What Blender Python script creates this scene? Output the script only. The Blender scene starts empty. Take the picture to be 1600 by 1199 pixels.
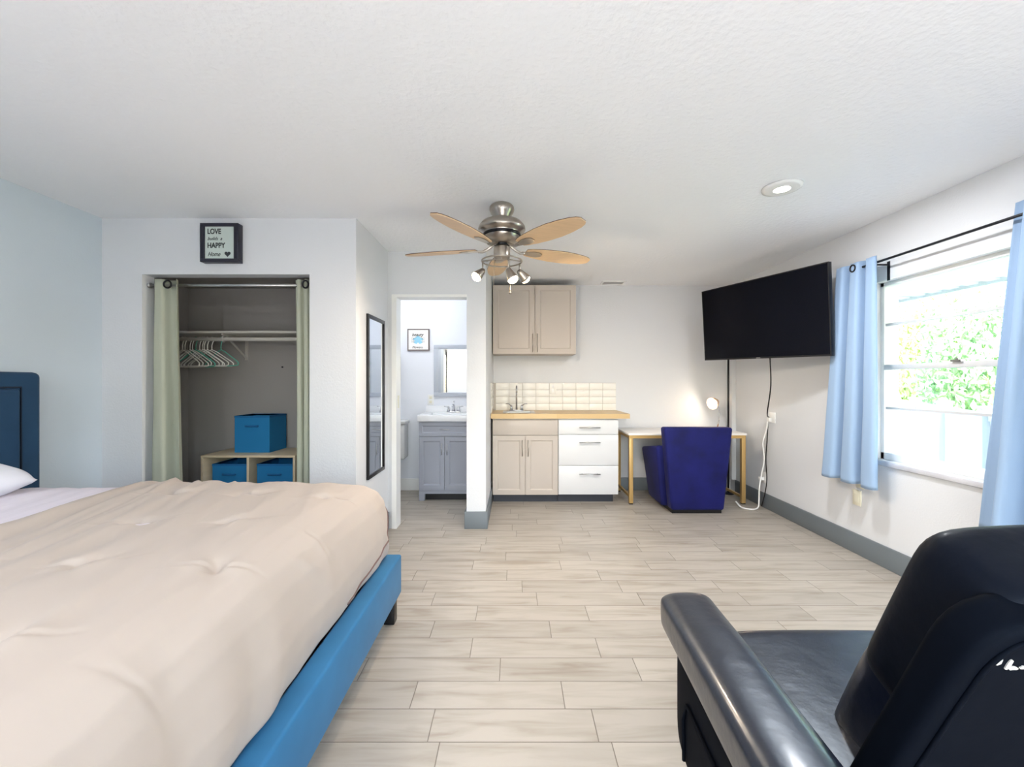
import bpy, bmesh, math, random
from mathutils import Vector, Matrix, noise, Euler
random.seed(7)
PI = math.pi
SC = bpy.context.scene
COL = SC.collection

# ------------------------------------------------------------------ camera, world, exposure
CAM_H = 1.28
cd = bpy.data.cameras.new('camera')
cd.sensor_width = 36; cd.sensor_fit = 'HORIZONTAL'
cd.lens = 36 * 655 / 1600
cd.shift_x = -3 / 1600; cd.shift_y = -2.5 / 1600
cd.clip_start = .02; cd.clip_end = 200
cam = bpy.data.objects.new('camera', cd); COL.objects.link(cam)
cam.location = (0, 0, CAM_H); cam.rotation_euler = (PI / 2, 0, 0)
SC.camera = cam

world = bpy.data.worlds.new('world'); SC.world = world
world.use_nodes = True
wn = world.node_tree; wn.nodes.clear()
wo = wn.nodes.new('ShaderNodeOutputWorld'); wb = wn.nodes.new('ShaderNodeBackground')
ws = wn.nodes.new('ShaderNodeTexSky'); ws.sky_type = 'NISHITA'; ws.sun_disc = False
ws.sun_elevation = math.radians(50); ws.sun_rotation = math.radians(200); ws.air_density = 1; ws.dust_density = 3
wb.inputs['Strength'].default_value = 1.6
wn.links.new(ws.outputs[0], wb.inputs[0]); wn.links.new(wb.outputs[0], wo.inputs[0])

SC.view_settings.view_transform = 'Standard'
SC.view_settings.look = 'None'
SC.view_settings.gamma = 1
SC.view_settings.use_curve_mapping = False
SC.view_settings.exposure = 0.42

sun = bpy.data.lights.new('sun', 'SUN'); sun.energy = 0.9; sun.angle = math.radians(2); sun.color = (.97, .98, 1)
so = bpy.data.objects.new('sun', sun); COL.objects.link(so)
so.rotation_euler = Euler((math.radians(32), math.radians(-28), 0))   # shines from behind the house onto the yard

FAN_W = 112; DOWN_W = 24; BATH_W = 8; DESK_W = 2.0

# ------------------------------------------------------------------ helpers
def lin(c):
    return tuple(((v / 255) / 12.92 if v / 255 <= .04045 else (((v / 255) + .055) / 1.055) ** 2.4) for v in c)

def mat(name, rgb, rough=.5, metal=0, bump=0, bscale=60, var=0, vscale=8, stretch=(1, 1, 1), coat=0, sheen=0, emit=None, estr=0, spec=.5):
    m = bpy.data.materials.new(name); m.use_nodes = True
    nt = m.node_tree; b = nt.nodes['Principled BSDF']
    c = lin(rgb) + (1,)
    b.inputs['Base Color'].default_value = c
    b.inputs['Roughness'].default_value = rough
    b.inputs['Metallic'].default_value = metal
    b.inputs['Specular IOR Level'].default_value = spec
    if coat: b.inputs['Coat Weight'].default_value = coat; b.inputs['Coat Roughness'].default_value = .15
    if sheen: b.inputs['Sheen Weight'].default_value = sheen; b.inputs['Sheen Roughness'].default_value = .4
    if emit: b.inputs['Emission Color'].default_value = lin(emit) + (1,); b.inputs['Emission Strength'].default_value = estr
    tc = nt.nodes.new('ShaderNodeTexCoord'); mp = nt.nodes.new('ShaderNodeMapping')
    mp.inputs['Scale'].default_value = stretch
    nt.links.new(tc.outputs['Object'], mp.inputs[0])
    if var:
        n = nt.nodes.new('ShaderNodeTexNoise'); n.inputs['Scale'].default_value = vscale; n.inputs['Detail'].default_value = 5
        nt.links.new(mp.outputs[0], n.inputs[0])
        r = nt.nodes.new('ShaderNodeMapRange'); r.inputs['From Min'].default_value = .3; r.inputs['From Max'].default_value = .7
        r.inputs['To Min'].default_value = 1 - var; r.inputs['To Max'].default_value = 1 + var
        nt.links.new(n.outputs[0], r.inputs[0])
        x = nt.nodes.new('ShaderNodeVectorMath'); x.operation = 'SCALE'
        x.inputs[0].default_value = c[:3]; nt.links.new(r.outputs[0], x.inputs['Scale'])
        nt.links.new(x.outputs[0], b.inputs['Base Color'])
    if bump:
        n = nt.nodes.new('ShaderNodeTexNoise'); n.inputs['Scale'].default_value = bscale; n.inputs['Detail'].default_value = 4
        nt.links.new(mp.outputs[0], n.inputs[0])
        bp = nt.nodes.new('ShaderNodeBump'); bp.inputs['Strength'].default_value = bump; bp.inputs['Distance'].default_value = .01
        nt.links.new(n.outputs[0], bp.inputs['Height']); nt.links.new(bp.outputs[0], b.inputs['Normal'])
    return m

class MB:
    def __init__(s): s.bm = bmesh.new()
    def box(s, x0, x1, y0, y1, z0, z1, M=None):
        v = [s.bm.verts.new((x, y, z)) for x in (x0, x1) for y in (y0, y1) for z in (z0, z1)]
        if M is not None:
            for q in v: q.co = M @ q.co
        for f in ((0, 1, 3, 2), (4, 6, 7, 5), (0, 4, 5, 1), (2, 3, 7, 6), (0, 2, 6, 4), (1, 5, 7, 3)):
            s.bm.faces.new([v[i] for i in f])
        return s
    def hexa(s, pts):
        v = [s.bm.verts.new(p) for p in pts]      # 4 bottom (ccw) then 4 top
        for f in ((3, 2, 1, 0), (4, 5, 6, 7), (0, 1, 5, 4), (1, 2, 6, 5), (2, 3, 7, 6), (3, 0, 4, 7)):
            s.bm.faces.new([v[i] for i in f])
        return s
    def lathe(s, prof, c=(0, 0, 0), n=32, M=None, cap=True):
        rings = []
        for r, z in prof:
            ring = []
            for i in range(n):
                a = 2 * PI * i / n
                p = Vector((r * math.cos(a), r * math.sin(a), z))
                if M is not None: p = M @ p
                ring.append(s.bm.verts.new(p + Vector(c)))
            rings.append(ring)
        for a, b in zip(rings, rings[1:]):
            for i in range(n):
                s.bm.faces.new((a[i], a[(i + 1) % n], b[(i + 1) % n], b[i]))
        if cap:
            s.bm.faces.new(rings[0][::-1]); s.bm.faces.new(rings[-1])
        return s
    def cyl(s, p0, p1, r, n=16):
        return s.tube([p0, p1], r, n)
    def tube(s, path, r, n=10, closed=False):
        P = [Vector(p) for p in path]; rings = []
        N = len(P); up = None
        for i, p in enumerate(P):
            if closed: t = P[(i + 1) % N] - P[i - 1]
            else: t = P[min(i + 1, N - 1)] - P[max(i - 1, 0)]
            t.normalize()
            if up is None:
                up = Vector((0, 0, 1)) if abs(t.z) < .9 else Vector((1, 0, 0))
            a = up - t * up.dot(t)
            if a.length < 1e-5: a = t.orthogonal()
            a.normalize(); b = t.cross(a); up = a
            rr = r[i] if isinstance(r, (list, tuple)) else r
            rings.append([s.bm.verts.new(p + a * rr * math.cos(2 * PI * k / n) + b * rr * math.sin(2 * PI * k / n)) for k in range(n)])
        pr = list(zip(rings, rings[1:])) + ([(rings[-1], rings[0])] if closed else [])
        for a, b in pr:
            for k in range(n): s.bm.faces.new((a[k], a[(k + 1) % n], b[(k + 1) % n], b[k]))
        if not closed:
            s.bm.faces.new(rings[0][::-1]); s.bm.faces.new(rings[-1])
        return s
    def prism(s, poly, d0, d1, axis='z', M=None):
        def P(a, b, d):
            p = Vector({'z': (a, b, d), 'y': (a, d, b), 'x': (d, a, b)}[axis])
            return M @ p if M is not None else p
        lo = [s.bm.verts.new(P(a, b, d0)) for a, b in poly]; hi = [s.bm.verts.new(P(a, b, d1)) for a, b in poly]
        n = len(poly)
        for i in range(n): s.bm.faces.new((lo[i], lo[(i + 1) % n], hi[(i + 1) % n], hi[i]))
        s.bm.faces.new(lo[::-1]); s.bm.faces.new(hi)
        return s
    def grid(s, nu, nv, fn):
        V = [[s.bm.verts.new(fn(i / nu, j / nv)) for j in range(nv + 1)] for i in range(nu + 1)]
        for i in range(nu):
            for j in range(nv): s.bm.faces.new((V[i][j], V[i + 1][j], V[i + 1][j + 1], V[i][j + 1]))
        return V
    def sphere(s, c, r, n=16, sc=(1, 1, 1)):
        g = bmesh.ops.create_uvsphere(s.bm, u_segments=n, v_segments=n // 2 + 2, radius=r)
        for v in g['verts']: v.co = Vector((v.co.x * sc[0], v.co.y * sc[1], v.co.z * sc[2])) + Vector(c)
        return s
    def text(s, body, size, M, shear=0, depth=.0006, bold=0, sx=1):
        cu = bpy.data.curves.new('t', 'FONT'); cu.body = body; cu.size = size; cu.extrude = depth; cu.shear = shear; cu.offset = bold
        o = bpy.data.objects.new('t', cu); COL.objects.link(o)
        me = bpy.data.meshes.new_from_object(o.evaluated_get(bpy.context.evaluated_depsgraph_get()))
        n0 = len(s.bm.verts); s.bm.from_mesh(me); s.bm.verts.ensure_lookup_table()
        for v in s.bm.verts[n0:]:
            v.co = M @ Vector((v.co.x * sx, v.co.y, v.co.z))
        bpy.data.objects.remove(o); bpy.data.curves.remove(cu); bpy.data.meshes.remove(me)
        return s

def smooth_path(P, n=6):
    P = [Vector(p) for p in P]; out = []
    for i in range(len(P) - 1):
        a = P[max(i - 1, 0)]; b = P[i]; c = P[i + 1]; d = P[min(i + 2, len(P) - 1)]
        for k in range(n):
            t = k / n
            out.append(.5 * ((2 * b) + (c - a) * t + (2 * a - 5 * b + 4 * c - d) * t * t + (3 * b - a - 3 * c + d) * t ** 3))
    out.append(P[-1]); return out
ORG = {}
def build(name, mb, m, parent=None, smooth=False, bevel=0, bseg=2, sub=0, solid=0, soff=-1, org=None):
    """links ONE mesh object; geometry is given in scene coordinates, origin at parent's (or at base)"""
    bm = mb.bm
    bmesh.ops.recalc_face_normals(bm, faces=bm.faces[:])
    if parent is not None: o0 = ORG[parent.name]
    elif org is not None: o0 = Vector(org)
    else:
        xs = [v.co for v in bm.verts]
        o0 = Vector((sum(min(v[i] for v in xs) + max(v[i] for v in xs) for i in (0,)) / 2,
                     (min(v.y for v in xs) + max(v.y for v in xs)) / 2, min(v.z for v in xs)))
    bmesh.ops.translate(bm, verts=bm.verts[:], vec=-o0)
    me = bpy.data.meshes.new(name); bm.to_mesh(me); bm.free()
    if smooth:
        for p in me.polygons: p.use_smooth = True
    for x in (m if isinstance(m, (list, tuple)) else [m]): me.materials.append(x)
    o = bpy.data.objects.new(name, me); COL.objects.link(o)
    if parent is not None: o.parent = parent
    else: o.location = o0
    ORG[o.name] = o0
    if solid:
        k = o.modifiers.new('thickness', 'SOLIDIFY'); k.thickness = solid; k.offset = soff
    if bevel:
        k = o.modifiers.new('bevel', 'BEVEL'); k.width = bevel; k.segments = bseg; k.limit_method = 'ANGLE'; k.angle_limit = math.radians(40)
        for p in me.polygons: p.use_smooth = True
        k.harden_normals = False
    if sub:
        k = o.modifiers.new('sub', 'SUBSURF'); k.levels = sub; k.render_levels = sub
        for p in me.polygons: p.use_smooth = True
    return o

def thing(name, label, cat, loc, group=None):
    o = bpy.data.objects.new(name, None); COL.objects.link(o); o.location = loc
    o.empty_display_size = .1
    o['label'] = label; o['category'] = cat
    if group: o['group'] = group
    ORG[o.name] = Vector(loc)
    return o
def tag(o, label, cat, group=None, kind=None):
    o['label'] = label; o['category'] = cat
    if group: o['group'] = group
    if kind: o['kind'] = kind
    return o
def struct(name, mb, m, label=None, **k):
    o = build(name, mb, m, **k); o['kind'] = 'structure'
    if label: o['label'] = label
    return o
def dup(root, loc, rotz=0, label=None):
    r = root.copy(); COL.objects.link(r); r.location = loc; r.rotation_euler = (0, 0, rotz)
    if label: r['label'] = label
    for ch in root.children:
        c = ch.copy(); COL.objects.link(c); c.parent = r
        for g in ch.children:
            d = g.copy(); COL.objects.link(d); d.parent = c
    return r
def face_cam(x, y, z):      # text matrix: text plane facing -Y at (x,y,z)
    return Matrix.Translation((x, y, z)) @ Matrix.Rotation(PI / 2, 4, 'X')

# ------------------------------------------------------------------ materials
M_wall = mat('wall_paint', (220, 222, 225), .55, bump=.12, bscale=90)
M_blue_wall = mat('blue_wall_paint', (200, 212, 222), .55, bump=.12, bscale=90)
M_ceil = mat('ceiling_paint', (243, 245, 248), .7, bump=.35, bscale=38)
M_bathwall = mat('bathroom_paint', (236, 239, 246), .5)
M_closet_shade = mat('shaded_closet_paint', (160, 156, 152), .7, bump=.1)  # wall paint darkened so its colour carries the closet's shade
M_base = mat('grey_baseboard_paint', (112, 120, 126), .45)
M_white = mat('white_paint', (240, 240, 238), .35)
M_whiteg = mat('white_gloss', (222, 223, 224), .25)
M_taupe = mat('taupe_cabinet_paint', (192, 182, 172), .4)
M_cult = mat('cultured_marble', (246, 247, 250), .2)
M_dark = mat('dark_kick', (52, 56, 66), .5)
M_black = mat('black_plastic', (14, 14, 18), .35)
M_blackm = mat('black_metal', (20, 20, 26), .35, metal=.3)
M_vanity = mat('grey_vanity_paint', (160, 164, 176), .4)
M_chrome = mat('chrome', (205, 205, 208), .14, metal=1)
M_nickel = mat('brushed_nickel', (178, 170, 160), .28, metal=1)
M_steel = mat('steel', (190, 190, 190), .3, metal=1)
M_gold = mat('gold_metal', (205, 170, 110), .38, metal=.55)
M_oak = mat('oak_blade', (214, 182, 142), .4, var=.06, vscale=10, stretch=(1, 8, 1))
M_darkwood = mat('dark_walnut', (78, 48, 34), .4)
M_bed = mat('blue_velvet', (42, 108, 152), .7, var=.10, vscale=5, sheen=.06, spec=.3)
M_head = mat('navy_velvet', (34, 66, 96), .7, var=.12, vscale=6, sheen=.05, spec=.3)
M_comf = mat('cream_comforter', (180, 168, 158), .8, bump=.12, bscale=7, stretch=(1, .35, 1), sheen=.1)
M_sheet = mat('lavender_sheet', (222, 216, 226), .8, bump=.3, bscale=9, stretch=(3, .6, 1))
M_pillow = mat('white_pillowcase', (226, 228, 238), .8, bump=.2, bscale=10)
M_mattress = mat('mattress_fabric', (225, 222, 215), .9)
M_curt = mat('light_blue_curtain', (146, 172, 203), .75, bump=.08, bscale=200, sheen=.2)
M_sage = mat('sage_curtain', (178, 182, 164), .8, bump=.08, bscale=150)
M_leather = mat('black_leather', (8, 14, 32), .36, bump=.25, bscale=14, coat=.4, spec=.6)
M_leather_shaded = mat('shaded_black_leather', (3, 6, 15), .75, bump=.12, bscale=16, spec=.08)  # darker, duller copy of the leather; shade of the unlit back in its colour
M_leather_half_shaded = mat('half_shaded_black_leather', (5, 9, 20), .5, bump=.25, bscale=14, coat=.03, spec=.14)  # in-between copy, partial shade on the headrest put into the colour
for m_ in (M_leather, M_leather_shaded, M_leather_half_shaded): m_.node_tree.nodes['Principled BSDF'].inputs['Specular Tint'].default_value = (.72, .86, 1, 1)  # bluish window sheen put into the specular tint
M_wear = mat('worn_leather_backing', (170, 170, 168), .8)
M_navy = mat('navy_chair_velvet', (20, 24, 88), .7, var=.35, vscale=4.5, sheen=.05, spec=.25)
M_bin = mat('blue_bin_fabric', (24, 118, 172), .8, bump=.1, bscale=200)
M_bind = mat('blue_bin_trim', (20, 98, 150), .8)
M_maple = mat('light_maple', (214, 196, 164), .5, var=.04, vscale=6, stretch=(1, 1, 6))
M_tv = mat('tv_screen', (4, 6, 16), .22, spec=.18)
M_hang_w = mat('white_hanger_plastic', (228, 226, 218), .4)
M_hang_t = mat('teal_hanger_plastic', (98, 190, 168), .4)
M_mirror = mat('mirror_glass', (235, 238, 240), .02, metal=1)
M_ivory = mat('ivory_plastic', (232, 228, 208), .4)
M_ink = mat('black_ink', (40, 44, 46), .6)
M_paper = mat('sage_paper', (196, 208, 202), .7)
M_paperw = mat('white_paper', (245, 243, 240), .7)
M_splash = mat('blue_watercolour', (150, 208, 232), .7)
M_brownfr = mat('grey_brown_frame', (110, 98, 96), .5)
M_tile = mat('cream_tile', (242, 240, 234), .15)
M_grout = mat('grey_grout', (196, 190, 182), .8)
M_vinyl = mat('white_vinyl', (214, 218, 224), .5)
M_bark = mat('bark', (110, 92, 76), .9, bump=.5)
M_leafs = [mat('leaf_%s' % n, c, .6, var=.2, vscale=3) for n, c in (('a', (196, 220, 158)), ('b', (176, 210, 160)), ('c', (210, 226, 160)))]
M_grass = mat('grass', (150, 170, 110), .9, var=.2, vscale=3)
M_bulb = mat('lit_bulb', (255, 240, 215), .4, emit=(255, 226, 180), estr=22)
M_lens = mat('lit_diffuser', (255, 255, 255), .4, emit=(255, 250, 240), estr=9)
M_screen = mat('dull_grille', (225, 225, 225), .5)

def glass_mat():
    m = bpy.data.materials.new('window_glass'); m.use_nodes = True; nt = m.node_tree; nt.nodes.clear()
    o = nt.nodes.new('ShaderNodeOutputMaterial'); mx = nt.nodes.new('ShaderNodeMixShader')
    t = nt.nodes.new('ShaderNodeBsdfTransparent'); g = nt.nodes.new('ShaderNodeBsdfGlossy'); g.inputs['Roughness'].default_value = .02
    fr = nt.nodes.new('ShaderNodeFresnel'); fr.inputs[0].default_value = 1.45
    t.inputs[0].default_value = (.96, .98, .97, 1)
    ge = nt.nodes.new('ShaderNodeNewGeometry'); ml = nt.nodes.new('ShaderNodeMath'); ml.operation = 'MULTIPLY'
    iv = nt.nodes.new('ShaderNodeMath'); iv.operation = 'SUBTRACT'; iv.inputs[0].default_value = 1
    nt.links.new(ge.outputs['Backfacing'], iv.inputs[1]); nt.links.new(iv.outputs[0], ml.inputs[0]); nt.links.new(fr.outputs[0], ml.inputs[1])
    nt.links.new(ml.outputs[0], mx.inputs[0]); nt.links.new(t.outputs[0], mx.inputs[1]); nt.links.new(g.outputs[0], mx.inputs[2])
    nt.links.new(mx.outputs[0], o.inputs[0]); return m
M_glass = glass_mat()

def floor_mat():
    m = bpy.data.materials.new('wood_look_tile'); m.use_nodes = True; nt = m.node_tree
    b = nt.nodes['Principled BSDF']; N = nt.nodes.new; L = nt.links.new
    def math_(op, a, bb=None, c=None):
        n = N('ShaderNodeMath'); n.operation = op
        for i, v in enumerate((a, bb, c)):
            if v is None: continue
            if isinstance(v, (int, float)): n.inputs[i].default_value = v
            else: L(v, n.inputs[i])
        return n.outputs[0]
    geo = N('ShaderNodeNewGeometry'); sp = N('ShaderNodeSeparateXYZ'); L(geo.outputs['Position'], sp.inputs[0])
    X, Y = sp.outputs[0], sp.outputs[1]
    W, Ln = .1513, .61
    ry = math_('DIVIDE', math_('SUBTRACT', Y, 1.489), W)
    row = math_('FLOOR', ry)
    wn_ = N('ShaderNodeTexWhiteNoise'); wn_.noise_dimensions = '1D'; L(math_('ADD', row, 37.3), wn_.inputs['W'])
    off = math_('ADD', math_('MULTIPLY', wn_.outputs['Value'], .45), math_('MULTIPLY', math_('MODULO', math_('ADD', row, 100), 3), .333))
    cx = math_('ADD', math_('DIVIDE', X, Ln), off)
    colm = math_('FLOOR', cx)
    fy = math_('SUBTRACT', ry, row); fx = math_('SUBTRACT', cx, colm)
    ey = math_('MULTIPLY', math_('MINIMUM', fy, math_('SUBTRACT', 1, fy)), W)
    ex = math_('MULTIPLY', math_('MINIMUM', fx, math_('SUBTRACT', 1, fx)), Ln)
    e = math_('MINIMUM', ex, ey)
    gm = N('ShaderNodeMapRange'); gm.inputs['From Min'].default_value = .0011; gm.inputs['From Max'].default_value = .0022; L(e, gm.inputs[0])
    cb = N('ShaderNodeCombineXYZ'); L(row, cb.inputs[0]); L(colm, cb.inputs[1])
    w2 = N('ShaderNodeTexWhiteNoise'); w2.noise_dimensions = '3D'; L(cb.outputs[0], w2.inputs['Vector'])
    # grain, shifted per tile
    gv = N('ShaderNodeCombineXYZ')
    L(math_('ADD', math_('MULTIPLY', X, 1.6), math_('MULTIPLY', w2.outputs['Value'], 40)), gv.inputs[0]); L(math_('MULTIPLY', Y, 13), gv.inputs[1]); L(math_('MULTIPLY', row, 3.7), gv.inputs[2])
    n1 = N('ShaderNodeTexNoise'); n1.inputs['Scale'].default_value = 1.6; n1.inputs['Detail'].default_value = 6; n1.inputs['Distortion'].default_value = .6; L(gv.outputs[0], n1.inputs[0])
    cr = N('ShaderNodeValToRGB'); L(n1.outputs[0], cr.inputs[0])
    cr.color_ramp.elements[0].position = .30; cr.color_ramp.elements[0].color = lin((152, 142, 130)) + (1,)
    cr.color_ramp.elements[1].position = .58; cr.color_ramp.elements[1].color = lin((176, 169, 159)) + (1,)
    e3 = cr.color_ramp.elements.new(.43); e3.color = lin((166, 159, 148)) + (1,)
    hv = N('ShaderNodeMapRange'); hv.inputs['To Min'].default_value = .90; hv.inputs['To Max'].default_value = 1.06; L(w2.outputs['Value'], hv.inputs[0])
    sc = N('ShaderNodeVectorMath'); sc.operation = 'SCALE'; L(cr.outputs[0], sc.inputs[0]); L(hv.outputs[0], sc.inputs['Scale'])
    mx = N('ShaderNodeMix'); mx.data_type = 'RGBA'; mx.inputs[6].default_value = lin((120, 112, 102)) + (1,)
    L(gm.outputs[0], mx.inputs[0]); L(sc.outputs[0], mx.inputs[7]); L(mx.outputs[2], b.inputs['Base Color'])
    b.inputs['Roughness'].default_value = .38
    bp = N('ShaderNodeBump'); bp.inputs['Distance'].default_value = .002; bp.inputs['Strength'].default_value = .6
    L(gm.outputs[0], bp.inputs['Height']); L(bp.outputs[0], b.inputs['Normal'])
    return m
M_floor = floor_mat()

def butcher_mat():
    m = bpy.data.materials.new('butcher_block'); m.use_nodes = True; nt = m.node_tree; b = nt.nodes['Principled BSDF']
    tc = nt.nodes.new('ShaderNodeNewGeometry'); br = nt.nodes.new('ShaderNodeTexBrick')
    br.inputs['Color1'].default_value = lin((216, 188, 140)) + (1,); br.inputs['Color2'].default_value = lin((204, 172, 120)) + (1,)
    br.inputs['Mortar'].default_value = lin((194, 160, 110)) + (1,)
    br.inputs['Scale'].default_value = 1; br.inputs['Brick Width'].default_value = .45; br.inputs['Row Height'].default_value = .045; br.inputs['Mortar Size'].default_value = .0006
    nt.links.new(tc.outputs['Position'], br.inputs[0]); nt.links.new(br.outputs[0], b.inputs['Base Color'])
    b.inputs['Roughness'].default_value = .4; return m
M_butcher = butcher_mat()

# ------------------------------------------------------------------ room shell
XL, XR, YB, YN, CZ = -2.87, 2.56, 4.96, -1.3, 2.42
YC = 2.92                       # closet wall plane
XC = -1.10                      # return wall
YP = 3.66                       # bathroom front wall plane
PX0, PX1 = -.413, -.245         # partition
struct('floor', MB().box(XL - .12, XR + .12, YN - .12, YB + .12, -.08, 0), M_floor)
struct('ceiling', MB().box(XL - .12, XR + .12, YN - .12, YB + .12, CZ, CZ + .1), M_ceil)
struct('wall_left', MB().box(XL - .12, XL, YN - .12, YB + .12, 0, CZ), M_blue_wall)
struct('wall_back', MB().box(XL, XR, YB, YB + .12, 0, CZ), M_wall)
GX0, GX1, GZ = -.55, 1.75, 2.06      # unseen glazed opening, added to let daylight in behind the camera
struct('wall_front', MB().box(XL, GX0, YN - .12, YN, 0, CZ).box(GX1, XR, YN - .12, YN, 0, CZ).box(GX0, GX1, YN - .12, YN, GZ, CZ), M_wall)
WY0, WY1, WZ0, WZ1 = 1.72, 2.985, .735, 1.985
struct('wall_right', MB().box(XR, XR + .18, YN - .12, WY0, 0, CZ).box(XR, XR + .18, WY1, YB + .12, 0, CZ)
       .box(XR, XR + .18, WY0, WY1, 0, WZ0).box(XR, XR + .18, WY0, WY1, WZ1, CZ), M_wall)
CX0, CX1, CZT = -2.59, -1.424, 2.03
struct('wall_closet', MB().box(XL, CX0, YC, YC + .1, 0, CZ).box(CX1, XC, YC, YC + .1, 0, CZ).box(CX0, CX1, YC, YC + .1, CZT, CZ), M_wall)
struct('wall_closet_return', MB().box(XC - .1, XC, YC + .1, YP, 0, CZ), M_wall)
struct('wall_closet_back', MB().box(XL, XC - .1, 3.68, 3.76, 0, CZ), M_closet_shade)
struct('wall_closet_side', MB().box(XL, XL + .012, YC + .1, 3.68, 0, 2.10), M_closet_shade)
struct('ceiling_closet', MB().box(XL + .012, XC - .1, YC + .1, 3.68, 2.10, 2.16), M_closet_shade)
DX0, DX1, DZ = -1.035, PX0, 2.03
struct('wall_bathroom', MB().box(XC - .1, DX0, YP, YP + .12, 0, CZ).box(DX0, PX0, YP, YP + .12, DZ, CZ), M_wall)
struct('wall_partition', MB().box(PX0, PX1, YP, YB, 0, CZ), M_wall)
struct('wall_bathroom_left', MB().box(-1.98, -1.9, 3.76, YB, 0, CZ), M_bathwall)
struct('wall_bathroom_back', MB().box(-1.9, PX0 - .006, YB - .008, YB, 0, CZ), M_bathwall)
struct('wall_bathroom_right', MB().box(PX0 - .006, PX0, YP + .12, YB, 0, CZ), M_bathwall)
# door casing
struct('trim_1', MB().box(DX0 - .03, DX0 + .012, YP - .012, YP + .125, 0, DZ + .012).box(DX0 + .012, PX0 + .0, YP - .012, YP + .125, DZ - .012, DZ + .012), M_white, label='white casing around the bathroom opening')
struct('trim_2', MB().box(XR - .05, XR, YB - .13, YB, .15, 2.2), M_wall, label='narrow wall-coloured corner chase behind the desk', bevel=.003)
sp = build('strike_plate', MB().box(DX0 + .012, DX0 + .016, YP + .03, YP + .07, 1.05, 1.16), M_ivory)
tag(sp, 'small pale latch plate on the bathroom door jamb', 'latch plate')
# baseboards
BH = .15
struct('baseboard_right', MB().box(XR - .016, XR, YN, YB - .13, 0, BH), M_base, bevel=.003)
struct('baseboard_back', MB().box(PX1 + .016, XR - .05, YB - .016, YB, 0, BH), M_base, bevel=.003)
struct('baseboard_partition', MB().box(PX0 - .018, PX1 + .016, YP - .016, YP, 0, BH).box(PX1, PX1 + .016, YP, YB, 0, BH).box(PX0 - .018, PX0 - .006, YP, YP + .14, 0, BH), M_base, bevel=.003)
struct('baseboard_left', MB().box(XL, XL + .016, YN, YC, 0, BH), M_base, bevel=.003)
struct('baseboard_closet', MB().box(XL + .016, CX0, YC - .016, YC, 0, BH).box(CX1, XC + .016, YC - .016, YC, 0, BH).box(XC, XC + .016, YC, YP - .013, 0, BH), M_base, bevel=.003)
struct('baseboard_bathroom', MB().box(-1.9, -1.03, YB - .024, YB - .008, 0, .14), M_white, bevel=.003)

# ------------------------------------------------------------------ window
w = bpy.data.objects.new('window_1', None); COL.objects.link(w); w.location = (XR + .08, (WY0 + WY1) / 2, WZ0); w['kind'] = 'structure'; w['label'] = 'white single-hung window with horizontal bars over the yard'
ORG['window_1'] = Vector(w.location)
FX = XR + .05
fr = MB().box(FX, FX + .07, WY0, WY0 + .03, WZ0, WZ1).box(FX, FX + .07, WY1 - .03, WY1, WZ0, WZ1).box(FX, FX + .07, WY0, WY1, WZ1 - .035, WZ1).box(FX, FX + .07, WY0, WY1, WZ0, WZ0 + .05)
build('window_frame', fr, M_white, w, bevel=.003)
M_bar = mat('window_bar_grey', (205, 205, 206), .4)
build('meeting_rail', MB().box(FX - .004, FX + .05, WY0 + .03, WY1 - .03, 1.365, 1.40), M_bar, w, bevel=.003)
build('muntin', MB().box(FX + .01, FX + .04, WY0 + .03, WY1 - .03, 1.672, 1.69), M_bar, w)
build('muntin', MB().box(FX + .01, FX + .04, WY0 + .03, WY1 - .03, 1.088, 1.104), M_bar, w)
build('glass_pane', MB().box(FX + .022, FX + .026, WY0 + .03, WY1 - .03, 1.40, WZ1 - .035), M_glass, w)
build('glass_pane', MB().box(FX + .022, FX + .026, WY0 + .03, WY1 - .03, WZ0 + .05, 1.365), M_glass, w)
build('sash_latch', MB().box(FX - .02, FX + .006, 2.43, 2.49, 1.4, 1.412).box(FX - .014, FX, 2.45, 2.465, 1.4, 1.422), M_steel, w)
M_marble = mat('marble_sill', (206, 206, 212), .25, var=.10, vscale=9)
build('window_sill', MB().box(XR - .02, FX + .02, WY0 - .02, WY1 + .02, WZ0 - .035, WZ0 - .001), M_marble, w, bevel=.004)
build('head_jamb', MB().box(XR + .002, FX + .02, WY0, WY1, WZ1 - .006, WZ1), M_white, w)

dr = bpy.data.objects.new('added_door', None); COL.objects.link(dr); dr.location = (.6, YN - .06, 0); dr['kind'] = 'structure'; dr['label'] = 'unseen sliding glass door added behind the camera for daylight'  # added out of view as a daylight source for the near room
ORG['added_door'] = Vector(dr.location); gm_ = (GX0 + GX1) / 2
for a, b_, yo in ((GX0, gm_ + .03, -.05), (gm_ - .03, GX1, -.09)):
    y = YN + yo
    build('sash_frame', MB().box(a, a + .06, y, y + .03, 0.02, GZ - .02).box(b_ - .06, b_, y, y + .03, .02, GZ - .02).box(a + .06, b_ - .06, y, y + .03, .02, .10).box(a + .06, b_ - .06, y, y + .03, GZ - .08, GZ - .02), M_white, dr, bevel=.002)
    build('glass_pane', MB().box(a + .06, b_ - .06, y + .013, y + .017, .10, GZ - .08), M_glass, dr)
build('track', MB().box(GX0, GX1, YN - .11, YN - .01, 0, .02).box(GX0, GX1, YN - .11, YN - .01, GZ - .02, GZ), M_white, dr)

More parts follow.
